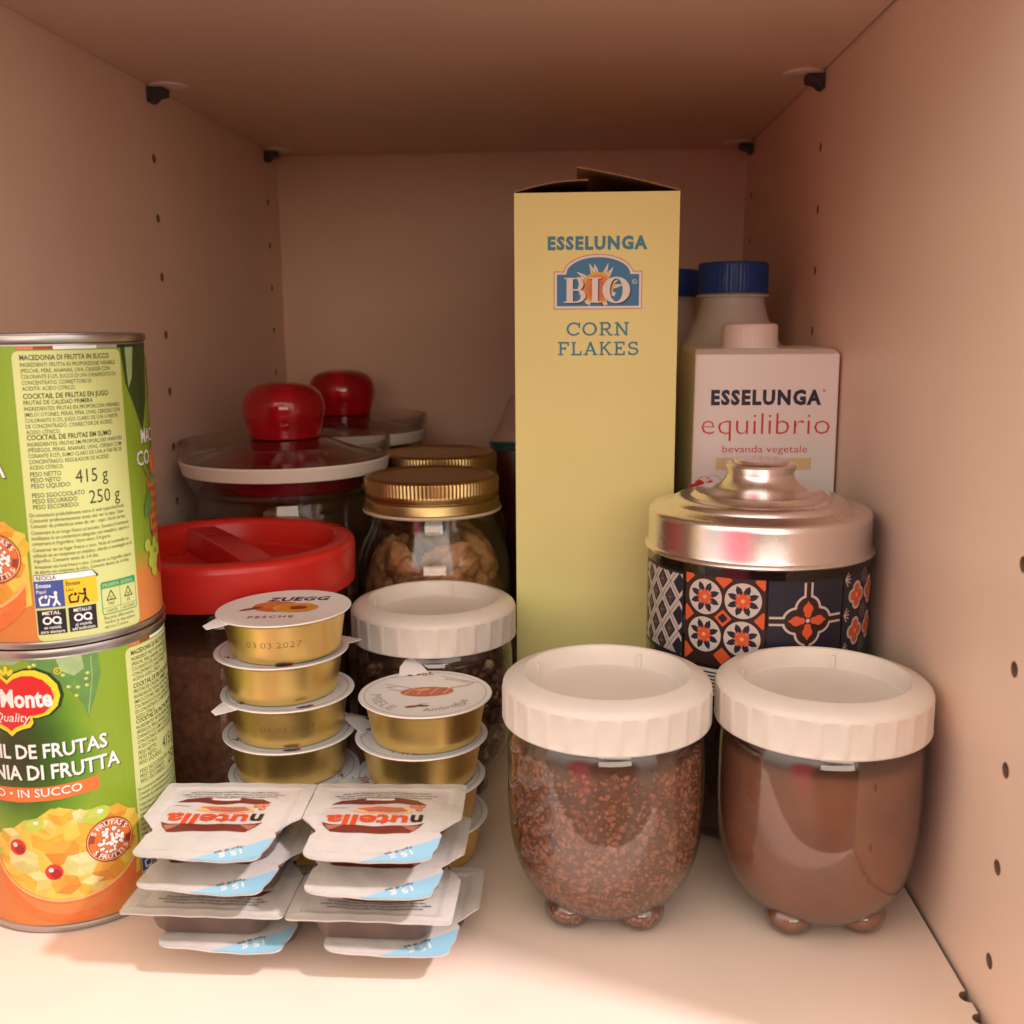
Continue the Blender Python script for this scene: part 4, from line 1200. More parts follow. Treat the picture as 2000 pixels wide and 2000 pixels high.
def filling(name, label, cat, m_, loc, top, turn=0.0, lump=0.0):
    mb = MB()
    pr = offset_prof(JPROF, 1.0, 0, top)
    pr = pr + [(pr[-1][0] * .9, pr[-1][1] + .6), (pr[-1][0] * .4, pr[-1][1] + 1.4), (0, pr[-1][1] + 1.8)]
    fm = lambda a, r, z: (r, z)
    rnd = random.Random(3)
    if lump:
        def mod(a, r, z):
            r, z = fm(a, r, z)
            return r - lump * rnd.random(), z + lump * (rnd.random() - .5) * (1 if z > 12 else 0)
        # finer rings so that the single grains stand out
        p2 = []
        for (r0, z0), (r1, z1) in zip(pr, pr[1:]):
            k = max(1, int(math.hypot(r1 - r0, z1 - z0) / 1.2))
            p2 += [(r0 + (r1 - r0) * j / k, z0 + (z1 - z0) * j / k) for j in range(k)]
        pr = p2 + [pr[-1]]
        mb.lathe(pr, m_, 190, mod, smooth=True)
    else:
        mb.lathe(pr, m_, 128, fm)
    for fa in FEET: foot_blob(mb, fa, m_, .86)
    o = mb.build(name, None, loc, (0, 0, turn), sharp=180)
    return tag(o, label, cat, kind='stuff')
def crumbs(mb, prof, mats, n, r0, r1, zmin, seed, flat=0.75):
    """Single grains pressed against the inside of the jar wall, all in the one heap."""
    rnd = random.Random(seed)
    t = (1 + 5 ** .5) / 2
    iv = [(-1, t, 0), (1, t, 0), (-1, -t, 0), (1, -t, 0), (0, -1, t), (0, 1, t), (0, -1, -t), (0, 1, -t), (t, 0, -1), (t, 0, 1), (-t, 0, -1), (-t, 0, 1)]
    ifc = [(0, 11, 5), (0, 5, 1), (0, 1, 7), (0, 7, 10), (0, 10, 11), (1, 5, 9), (5, 11, 4), (11, 10, 2), (10, 7, 6), (7, 1, 8), (3, 9, 4), (3, 4, 2), (3, 2, 6), (3, 6, 8), (3, 8, 9), (4, 9, 5), (2, 4, 11), (6, 2, 10), (8, 6, 7), (9, 8, 1)]
    seg, tot = [], 0.0
    for (a0, b0), (a1, b1) in zip(prof, prof[1:]):
        w = math.hypot(a1 - a0, b1 - b0) * (a0 + a1) / 2
        seg.append((tot, tot + w, a0, b0, a1, b1))
        tot += w
    for _ in range(n):
        q = rnd.random() * tot
        for lo, hi, a0, b0, a1, b1 in seg:
            if q <= hi: break
        f = (q - lo) / max(1e-6, hi - lo)
        r, z = a0 + (a1 - a0) * f, b0 + (b1 - b0) * f
        l = math.hypot(a1 - a0, b1 - b0) or 1
        nr, nz = (b1 - b0) / l, -(a1 - a0) / l
        g = r0 + (r1 - r0) * rnd.random() ** 1.6
        dep = g * (0.75 + 0.5 * rnd.random())
        r, z = r - nr * dep, z - nz * dep
        an = rnd.random() * 2 * PI
        M_ = Matrix.Rotation(rnd.random() * 6.28, 3, Vector((rnd.gauss(0, 1), rnd.gauss(0, 1), rnd.gauss(0, 1))).normalized())
        sc_ = Vector((g, g * (0.7 + .4 * rnd.random()), g * flat)) * 0.53
        c = Vector((r * math.cos(an), r * math.sin(an), z))
        pts = [c + M_ @ Vector((x * sc_.x * rnd.uniform(.8, 1.15), y * sc_.y * rnd.uniform(.8, 1.15), w * sc_.z * rnd.uniform(.8, 1.15))) for x, y, w in iv]
        mb.add(pts, ifc, mats[rnd.randrange(len(mats))])
def heap(name, label, cat, base, loc, top, turn, mats, n, r0, r1, seed, flat=0.75):
    mb = MB()
    pr = offset_prof(JPROF, 0.9, 0, top)
    inn = offset_prof(JPROF, 0.9 + r0 * 1.15, 0, top)
    inn = inn + [(inn[-1][0] * .6, inn[-1][1] + 1), (0, inn[-1][1] + 1.5)]
    mb.lathe(inn, base, 96)  # core darker than most grains: shade of the gaps put into its colour
    for fa in FEET: foot_blob(mb, fa, base, .80)
    crumbs(mb, pr, mats, n, r0, r1, 0, seed, flat)
    for fa in FEET:
        ft = MB()
        crumbs(ft, [(0.2, 0.9), (4, 1.3), (7, 3), (8.2, 6.4), (7, 9.5)], mats, int(n * .022), r0 * .9, r1 * .8, 0, seed + 3, flat)
        ox, oy = 19.6 * math.cos(fa), 19.6 * math.sin(fa)
        o0 = len(mb.v)
        mb.v += [(x + ox, y + oy, z) for x, y, z in ft.v]
        ids = [mb.m(k) for k in ft.mats]
        mb.f += [[i + o0 for i in q] for q in ft.f]
        mb.mi += [ids[k] for k in ft.mi]
        mb.sm += ft.sm
    return tag(mb.build(name, None, loc, (0, 0, turn), sharp=180), label, cat, kind='stuff')
for k, c in (('grain_a', (0.29, 0.118, 0.062)), ('grain_b', (0.22, 0.086, 0.045)), ('grain_c', (0.36, 0.155, 0.085)), ('grain_d', (0.19, 0.066, 0.03)), ('nut_a', (0.11, 0.045, 0.025)), ('nut_b', (0.16, 0.07, 0.04)), ('nut_c', (0.065, 0.03, 0.022)), ('nut_d', (0.42, 0.29, 0.19)), ('nut_e', (0.20, 0.10, 0.07))):
    mat(k, c, 0.6, var=.18, vs=400)
heap('coffee_granules', 'coarse brown granules filling the front jar nearer the spread portions', 'granules', 'nut_b', (243.7, 362.0, 0.02), 68.5, 0, ['grain_a', 'grain_b', 'grain_c', 'grain_a', 'grain_c'], 6200, 0.65, 2.5, 4)
filling('cocoa_powder', 'fine reddish brown powder filling the front jar beside the right wall', 'powder', 'cocoa', (321.6, 362.0, 0.02), 66.0, .12)
heap('seed_mix', 'dark seed mix with pale bits inside the jar behind the gold cups', 'seeds', 'nut_c', (166.8, 461.2, 0.02), 72.0, .3, ['nut_a', 'nut_b', 'nut_c', 'nut_a', 'nut_e', 'nut_b', 'nut_a', 'nut_c', 'nut_d', 'nut_c'], 800, 3.0, 7.0, 5, .5)

# ================================================================== big jar with red lid
rj = thing('red_lid_jar', 'glass jar with wide red plastic lid, behind the green tins', 'storage jar', (66, 480, 0))
RT = 115.5
MB().lathe([(0, 0.6), (44, 0.6), (50, 2), (53, 6), (54, 14), (54, 84), (53, 90), (51, 93.4), (51, 112)], 'dark_glass', 96).build('body', rj)
lid = MB()
lid.lathe([(52.0, RT - 21), (57.8, RT - 21.6), (58.9, RT - 21), (59.6, RT - 4.2), (59.4, RT - 2.2), (58.4, RT - .8), (56.8, RT - .1), (51.6, RT - .1), (50.2, RT - .9), (49.2, RT - 2.8), (47.6, RT - 12), (46.2, RT - 13), (0, RT - 13)], 'red_lid', 120)
lid.build('lid', rj, sharp=35)
h = MB()
pts, fs = [], []
for k in range(13):
    t_ = -1 + 2 * k / 12
    z_ = RT - 2.4 + 0.8 * (1 - t_ * t_)
    for wv_, zz_ in ((-8.6, RT - 12.8), (-7.2, z_ - .8), (-6.2, z_), (6.2, z_), (7.2, z_ - .8), (8.6, RT - 12.8)):
        pts.append((t_ * 48.3, wv_, zz_))
for k in range(12):
    for j in range(5): fs.append([k * 6 + j, k * 6 + j + 1, (k + 1) * 6 + j + 1, (k + 1) * 6 + j][::-1])
h.add(pts, fs, 'red_lid', True)
h.build('grip_bar', rj, rot=(0, 0, math.radians(126)), sharp=30)
g = MB().lathe([(0, 2.0), (48, 2.0), (51.5, 6), (52.4, 14), (52.4, 68), (50, 72), (20, 75), (0, 74)], 'dark_grounds', 96).build('ground_coffee', None, (66, 480, 0))
tag(g, 'dark brown contents of the red-lidded jar', 'ground coffee', kind='stuff')

# ================================================================== glass jars with red knobs
def knob_jar(label, loc, turn=0.0):
    t = thing('knob_lid_jar', label, 'glass jar', loc, turn, 'glass jars with red knobs')
    MB().lathe([(0, 0.5), (44, 0.5), (50, 2), (52, 6), (52.5, 20), (52.5, 112), (51.4, 117), (51.0, 120), (52.6, 122.5), (54.5, 123), (55, 124.5), (53.5, 125.5), (49.6, 124.5), (49.4, 110), (49.8, 10), (46, 5), (0, 4)], 'clear_glass', 96).build('body', t)
    ld = MB()
    ld.lathe([(0, 127.5), (47, 127), (49.5, 122), (51.0, 121.6), (56.2, 126.5), (58.6, 134), (60.6, 146), (61.2, 150.6), (60.6, 151.4), (59.7, 151.0), (58.0, 143), (56.4, 140.6), (52, 141.2), (36, 147), (25, 151.6), (0, 152.4)], 'clear_glass', 96)
    ld.build('glass_lid', t)
    MB().lathe([(0, 123.6), (46, 123.6), (47.4, 125), (48, 131), (54, 133.5), (54.6, 136.4), (50, 138.4), (34, 144), (24, 149.4), (20, 151.6), (0, 151.9)], 'knob_red_dark', 64).build('red_reflection_insert', t)  # dark red solid added for the knob's red reflections in the lid glass
    MB().lathe([(57.4, 133.2), (58.9, 133.8), (60.3, 140.6), (59.6, 141.6), (58.2, 141.0)], 'gasket_white', 96).build('seal_ring', t)
    MB().lathe([(0, 152.6), (20.2, 152.6), (20.4, 154.2), (21.2, 157), (22.5, 161), (23.5, 165.6), (23.8, 169.6), (23.2, 173.6), (21.6, 177.2), (18.6, 180.4), (14, 182.7), (8, 183.9), (0, 184.2)], 'knob_red', 64).build('knob', t)
    return t
kj = knob_jar('nearer glass jar with red knob and white seal ring, by the left wall', (63.6, 592, 0))
again(kj, 'farther glass jar with red knob, against the back wall behind its twin', (64.5, 743, 0))
rnd = random.Random(11)
for k, (x, y, a, hh, lb) in enumerate(((46, 560, 0.2, 112, 'tan slab standing leftmost inside the nearer red-knob jar'), (70, 556, -0.15, 118, 'tan slab standing at the front middle inside the nearer red-knob jar'), (92, 570, -.5, 108, 'tan slab standing rightmost inside the nearer red-knob jar'), (64, 590, 0.05, 114, 'tan slab standing behind the others inside the nearer red-knob jar'))):
    o = MB().box((-11, -3, 0), (11, 3, hh - 8), 'biscuit').build('biscuit', None, (x, y, 5.1), (0, 0, a), bevel=2.0)
    tag(o, lb, 'biscuit', 'tan slabs inside the nearer red-knob jar')

# ================================================================== walnut jar and its twin
def gold_lid(mb, zb=119.0):
    n = 110 * 4
    def mod(a, r, z):
        if zb + 10.6 < z < zb + 17.2 and r > 34:
            return r - 0.55 * (0.5 + 0.5 * math.sin(a * 110)), z
        return r, z
    mb.lathe([(35.6, zb), (36.9, zb - .4), (37.4, zb + .4), (37.2, zb + 1.3)], 'gold_lid_edge', n)
    mb.lathe([(37.2, zb + 1.3), (36.6, zb + 1.8), (36.0, zb + 5.6), (35.6, zb + 6.4), (34.7, zb + 6.9), (34.7, zb + 7.5), (35.6, zb + 8.0), (35.9, zb + 8.6), (35.9, zb + 10.5), (36.0, zb + 11.0), (36.0, zb + 16.8), (35.6, zb + 17.4), (34.4, zb + 18.4), (33.0, zb + 18.7), (31.4, zb + 18.2), (30.6, zb + 17.7), (0, zb + 18.1)], 'gold_lid', n, mod)
    return mb
def preserve_jar(label, loc, turn=0.0):
    t = thing('preserve_jar', label, 'preserve jar', loc, turn, 'glass jars with gold screw lids')
    MB().lathe([(0, 0.6), (34, 0.6), (39, 2.4), (41.2, 7), (41.8, 16), (41.8, 82), (41.4, 90), (39.6, 98), (36.8, 105.5), (34.4, 110.5), (33.6, 113.5), (33.4, 132), (31, 132), (31.2, 112), (34.4, 104), (37.6, 96), (39.2, 88), (39.6, 20), (38, 8), (33, 5), (0, 4.5)], 'clear_glass', 96).build('body', t)
    gold_lid(MB()).build('gold_lid', t, sharp=28)
    return t
pj = preserve_jar('glass jar of walnut halves with ribbed gold lid, behind the white lid', (155.6, 545.5, 0))
again(pj, 'farther glass jar with gold lid, mostly hidden behind the walnut jar', (147.6, 642, 0), .7)
def nut_mesh(seed, pale_mat=False):
    import bmesh
    bm = bmesh.new()
    bmesh.ops.create_icosphere(bm, subdivisions=4, radius=1.0)
    r = random.Random(seed)
    ph = [r.random() * 6.28 for _ in range(8)]
    for v in bm.verts:
        x, y, z = v.co
        a = math.atan2(y, x)
        q = Vector((x + seed * 7.3, y, z))
        w = 0.17 * (noise.ridged_multi_fractal(q * 1.25, 0.9, 2.1, 4, 1.0, 2.0) - 0.95) + 0.06 * noise.noise(q * 4.5)
        groove = 0.30 * math.exp(-(x / 0.15) ** 2) * (1 if z > -.2 else .3)
        k = 1 + w - groove
        v.co = (x * k * 13.5, y * k * 17.0, (z * k * 9.2) if z > 0 else z * k * 5.2)
    me = bpy.data.meshes.new('walnut')
    for v in bm.verts: v.co *= S
    bm.to_mesh(me)
    bm.free()
    me.materials.append(M['walnut_pale' if pale_mat else 'walnut'])
    for p in me.polygons: p.use_smooth = True
    return me
NM = [nut_mesh(s) for s in (1, 2, 3)]
NF = nut_mesh(4, True)
rnd = random.Random(21)
spots = []
for zl, nn, rr_ in ((60, 7, 27.0), (76, 7, 26.5), (92, 6, 23.5)):
    off = rnd.random() * 6.28
    for k in range(nn): spots.append((rr_, off + 2 * PI * k / nn, zl + rnd.uniform(-3, 3)))
    spots.append((6, rnd.random() * 6, zl))
for i, (rr_, a, z) in enumerate(spots):
    pale = i == 0
    o = bpy.data.objects.new('walnut', NF if pale else NM[i % 3])
    COL.objects.link(o)
    if pale: rr_, a, z = 27.5, math.radians(-62), 72
    o.location = Vector((155.6 + rr_ * math.cos(a), 545.5 + rr_ * math.sin(a), z)) * S
    o.rotation_euler = (rnd.uniform(-1, 1) + (1.3 if rr_ > 10 else 0), rnd.uniform(-.8, .8), a + PI / 2 + rnd.uniform(-.6, .6))
    tag(o, 'pale walnut-shaped lump against the front glass of the walnut jar' if pale else 'brown shelled walnut half inside the walnut jar', 'walnut', 'walnut halves in the gold-lidded jar')
def lumps(name, label, cat, m_, loc, R, top):
    mb = MB()
    r = random.Random(9)
    mb.lathe([(0, 5.4), (32, 5.4), (37, 9), (38.6, 16), (38.8, top * .5), (38.4, top - 4), (34, top), (18, top + 2), (0, top + 1)], m_, 60, lambda a, rr, z: (rr - r.random() * 1.5, z + r.random() * 2))
    return tag(mb.build(name, None, loc, sharp=180), label, cat, kind='stuff')
lumps('walnut_pile', 'lower mass of walnuts in the gold-lidded jar', 'walnuts', 'walnut', (155.6, 545.5, 0), 38, 56)
lumps('dried_goods', 'dark contents of the farther gold-lidded jar', 'dried goods', 'tea_dark', (147.6, 642, 0), 38, 88)

# ================================================================== cereal box
BX0, BX1, BY0, BY1, BZ = 203.4, 280.4, 500.0, 690.0, 276.6
BW = BX1 - BX0
cb = thing('cereal_box', 'tall yellow cardboard cereal box with its top flaps ajar', 'cereal box', ((BX0 + BX1) / 2, BY0, 0))
hb, dp = BW / 2, BY1 - BY0
mb = MB()
o_ = [(-hb, 0), (hb, 0), (hb, dp), (-hb, dp)]
i_ = [(-hb + .7, .7), (hb - .7, .7), (hb - .7, dp - .7), (-hb + .7, dp - .7)]
pts = [(x, y, 0) for x, y in o_] + [(x, y, BZ) for x, y in o_]
mb.add(pts, [[k, (k + 1) % 4, 4 + (k + 1) % 4, 4 + k] for k in range(4)] + [[3, 2, 1, 0]], 'cardboard_yellow')
pts = [(x, y, .7) for x, y in i_] + [(x, y, BZ) for x, y in i_]
mb.add(pts, [[k, 4 + k, 4 + (k + 1) % 4, (k + 1) % 4] for k in range(4)] + [[0, 1, 2, 3]], 'cardboard_brown')
mb.add([(x, y, BZ) for x, y in o_ + i_], [[k, (k + 1) % 4, 4 + (k + 1) % 4, 4 + k] for k in range(4)], 'cardboard_brown')
a = Art()
cxx = -BX0 - hb                                             # world x -> box centre
a.text('ESSELUNGA', 242.4 + cxx, 250.9, 5.5, 'corn', 2, width=46.6, align='c', off=.05, sp=1.2)
bad = [(222.3, 223.5), (263.2, 223.5), (263.2, 240.4), (258.9, 240.4)] + [(242.8 + 16.2 * math.cos(math.radians(d)), 239.6 + 8.7 * math.sin(math.radians(d))) for d in range(8, 173, 11)] + [(226.9, 240.4), (222.3, 240.4)]
def shrink(p, d):
    out = []
    n = len(p)
    for i in range(n):
        (x0, y0), (x1, y1), (x2, y2) = p[i - 1], p[i], p[(i + 1) % n]
        e1, e2 = (x1 - x0, y1 - y0), (x2 - x1, y2 - y1)
        l1, l2 = math.hypot(*e1), math.hypot(*e2)
        n1, n2 = (-e1[1] / l1, e1[0] / l1), (-e2[1] / l2, e2[0] / l2)
        bx_, by_ = n1[0] + n2[0], n1[1] + n2[1]
        k = d * 2 / max(.5, bx_ * bx_ + by_ * by_)
        out.append((x1 + bx_ * k, y1 + by_ * k))
    return out
bad = [(x + cxx, y) for x, y in bad]
a.poly(shrink(bad, -.35), 'rose', 1)
a.poly(bad, 'white', 2)
a.poly(shrink(bad, 1.15), 'bioblue', 3)
sx, sy = 242.6 + cxx, 233.0
for k in range(15):
    d = math.radians(90 + (k - 7) * 22 + 6 * math.sin(k * 3))
    r1 = (12.6, 11.2, 12.2)[k % 3]
    if math.sin(d) < 0: r1 = 8.6
    p = lambda r, dd: (sx + r * math.cos(d + dd), sy + r * math.sin(d + dd))
    a.poly([p(6.0, -.19), p(9, -.07), p(r1, .05), p(9.4, .10), p(6.0, .19)], 'white', 4)
    a.poly([p(5.6, -.14), p(7.8, -.03), p(r1 - 1.8, .045), p(7.8, .07), p(5.6, .14)], 'amber', 5)
a.disc(sx, sy, 7.4, 'amber', 6)
a.disc(sx, sy, 6.2, 'sunor', 7)
a.disc(sx, sy - .6, 4.4, 'fr', 8)
def bio(dx, dy, k, l):
    x = 226.8 + cxx + dx
    z0, z1 = 226.2 + dy, 237.8 + dy
    a.rect(x + 1.2, z0, x + 4.2, z1, k, l)
    a.rect(x, z0, x + 6, z0 + .6, k, l)
    a.rect(x, z1 - .6, x + 6, z1, k, l)
    for cz_, ry, rx in ((z1 - 3.05, 3.05, 3.6), (z0 + 3.2, 3.2, 4.6)):
        for j in range(14):
            t0, t1 = -PI / 2 + PI * j / 14, -PI / 2 + PI * (j + 1) / 14
            O = lambda t: (x + 5.6 + rx * math.cos(t), cz_ + ry * math.sin(t))
            I = lambda t: (x + 5.6 + (rx - 2.3) * math.cos(t), cz_ + (ry - .65) * math.sin(t))
            a.poly([I(t0), O(t0), O(t1), I(t1)], k, l)
        for zz in (cz_ - ry, cz_ + ry - .65): a.rect(x + 4, zz, x + 5.6, zz + .65, k, l)
    x = 238.6 + cxx + dx
    a.rect(x + 1.4, z0, x + 4.2, z1, k, l)
    a.rect(x, z0, x + 5.6, z0 + .6, k, l)
    a.rect(x, z1 - .6, x + 5.6, z1, k, l)
    x = 251.4 + cxx + dx
    for j in range(36):
        t0, t1 = 2 * PI * j / 36, 2 * PI * (j + 1) / 36
        O = lambda t: (x + 6.5 * math.cos(t), 232 + dy + 6.1 * math.sin(t))
        I = lambda t: (x + 3.0 * math.cos(t), 232 + dy + 5.3 * math.sin(t))
        a.poly([I(t0), O(t0), O(t1), I(t1)], k, l)
bio(.55, -.45, 'black', 9)
bio(0, 0, 'white', 10)
a.ring(259.9 + cxx, 235.8, .9, 1.15, 'white', 9, 18)
a.text('R', 259.9 + cxx, 235.2, 1.1, 'white', 9, align='c')
slab_text(a, 'CORN', 228.0 + cxx, 210.8, 29.8, 6.3, 'corn', 1)
slab_text(a, 'FLAKES', 223.9 + cxx, 201.6, 38.4, 6.3, 'corn', 1)
lay(mb, a, on_front(0), base=0.0, lh=0.06)
mb.build('carton', cb)
def flap(name, x0, z0, x1, z1, y0, y1, bow, par):
    m_ = MB()
    pts, n = [], 8
    for k in range(n + 1):
        t_ = k / n
        x, z = x0 + (x1 - x0) * t_, z0 + (z1 - z0) * t_ + bow * math.sin(PI * t_)
        ins = 1.5 * t_
        pts += [(x, y0 + ins, z), (x, y1 - ins, z), (x, y0 + ins, z + .7), (x, y1 - ins, z + .7)]
    f = []
    for k in range(n):
        a0, b0 = 4 * k, 4 * k + 4
        f += [[a0, a0 + 1, b0 + 1, b0], [a0, b0, b0 + 2, a0 + 2], [a0 + 1, a0 + 3, b0 + 3, b0 + 1]]
    m_.add(pts, f, 'cardboard_brown')
    m_.add(pts, [[4 * k + 2, 4 * k + 6, 4 * k + 7, 4 * k + 3] for k in range(n)], 'cardboard_yellow')
    m_.add(pts[-4:], [[0, 1, 3, 2]], 'cardboard_brown')
    return m_.build(name, par)
flap('flap', hb - .2, BZ + .2, hb - 47.6, BZ + 11.2, .4, dp - 1, .6, cb)
flap('flap', -hb + .2, BZ + .2, -hb + 34.6, BZ + 5.4, .2, dp - 1, 1.4, cb)
MB().box((-hb + 1, dp - 2, BZ - 26), (hb - 1, dp - 1.3, BZ - .5), 'cardboard_brown').build('tuck_flap', cb)

# ================================================================== pouch behind the cereal box
po = thing('food_pouch', 'pale crinkled pouch with teal strip, half hidden behind the yellow cereal box', 'pouch', (196, 735, 0))
def pouch_part(name, z0, z1, m_, w0, w1, d0, d1):
    mb = MB()
    n, pts, fs, rows = 36, [], [], 10
    for j in range(rows + 1):
        t_ = j / rows
        w_, d_ = w0 + (w1 - w0) * t_, d0 + (d1 - d0) * t_
        for k in range(n):
            a_ = 2 * PI * k / n
            c, s = math.cos(a_), math.sin(a_)
            x = math.copysign(abs(c) ** .6, c) * w_ + .8 * math.sin(5 * a_ + j)
            y = math.copysign(abs(s) ** .6, s) * d_ + .6 * math.sin(7 * a_ + 2 * j)
            pts.append((x, y, z0 + (z1 - z0) * t_))
    for j in range(rows):
        for k in range(n): fs.append([j * n + k, j * n + (k + 1) % n, (j + 1) * n + (k + 1) % n, (j + 1) * n + k])
    fs += [[k for k in range(n)][::-1], [rows * n + k for k in range(n)]]
    mb.add(pts, fs, m_, True)
    return mb.build(name, po, sharp=60)
pouch_part('filled_body', 0, 128, 'pouch_red', 20, 21, 24, 18)
pouch_part('colour_strip', 128.2, 133.6, 'pouch_teal', 23, 23.6, 17, 15)
pouch_part('crinkled_top', 133.8, 166, 'pouch_pale', 22, 8, 14, 2)

# ================================================================== milk bottles
def bottle(label, loc, turn=0.0):
    t = thing('milk_bottle', label, 'bottle', loc, turn, 'white bottles with blue caps')
    MB().lathe([(0, 0.4), (28, 0.4), (32, 2), (33, 6), (33, 184), (32.2, 194), (29.4, 203), (25, 211), (21.6, 218), (19.6, 225), (19.0, 229), (19.0, 230.6), (21.4, 231), (21.6, 232), (19, 232.6), (18.6, 240), (0, 240)], 'bottle_white', 72).build('body', t)
    def mod(a, r, z): return (r - (.25 if math.sin(a * 60) > 0 else 0), z) if 233.4 < z < 249.4 and r > 20 else (r, z)
    MB().lathe([(19.4, 233), (20.8, 233), (21.0, 233.5), (20.8, 240), (20.7, 249), (20.3, 250.3), (19.2, 251), (0, 251.2)], 'cap_blue', 240, mod).build('cap', t, sharp=30)
    return t
bt = bottle('white bottle with bright blue cap, behind the white drink carton', (326.8, 640, 0))
again(bt, 'farther white bottle with blue cap, half hidden by the cereal box', (296.0, 728, 0), .5)

# ================================================================== drink carton
dc = thing('drink_carton', 'white drink carton with white cap, between cereal box and right wall', 'drink carton', (325.7, 515, 0))
m_ = MB()
B_ = [(-36.2, 0), (35.9, 0), (35.9, 70), (-36.2, 70)]
T_ = [(-34.6, .5), (35.2, .5), (35.2, 69.5), (-34.6, 69.5)]
pts = [(x, y, 0) for x, y in B_] + [(x, y, 201) for x, y in T_] + [(-33.6, 8, 203.5), (34.2, 8, 203.2), (34.2, 64, 203.6), (-33.6, 64, 204)]
m_.add(pts, [[k, (k + 1) % 4, 4 + (k + 1) % 4, 4 + k] for k in range(4)] + [[4 + k, 4 + (k + 1) % 4, 8 + (k + 1) % 4, 8 + k] for k in range(4)] + [[8, 9, 10, 11], [3, 2, 1, 0]], 'carton_white')
a = Art()
X = lambda x: x - 325.7
a.text('ESSELUNGA', X(326), 176.8, 6.6, 'navy', 1, width=53.6, align='c', off=.05, sp=1.2)
a.ring(X(354), 183.4, .45, .7, 'navy', 1, 14)
a.text('equilibrio', X(326.2), 161.9, 7.0, 'pred', 1, width=62.6, align='c', off=-.014, xh=True)
a.text('bevanda vegetale', X(326.2), 152.9, 2.3, 'pred', 1, width=41.6, align='c', off=-.004, xh=True)
a.rect(X(302.5), 144.2, X(349.2), 150.2, 'gold', 1)
for x, z, r in ((291.5, 134.8, 2.6), (294.5, 137, 2.4), (297, 134.4, 2.2), (300, 137.4, 1.6)): a.disc(X(x), z, r, 'pred', 2, r * .9)
a.ring(X(297), 137, 3.6, 3.9, 'rose', 2, 24)
a.ring(X(301.5), 137.5, 3.8, 4.0, 'rose', 2, 24)
fy = lambda z: .5 * z / 201
lay(m_, a, lambda u, v, h: (u, fy(v) - h, v), base=0.0, lh=.07)
m_.build('carton', dc, bevel=.8)
cp = MB()
def mod(a, r, z): return (r - (.3 if math.sin(a * 44) > 0 else 0), z) if 206 < z < 214 and r > 13 else (r, z)
cp.lathe([(0, 203), (14.2, 203), (14.3, 204.6), (14.2, 206.2), (14.0, 214.2), (13.4, 215.3), (12, 215.8), (0, 215.8)], 'cap_white', 176, mod)
cp.build('cap', dc, (-2.6, 36, 0))

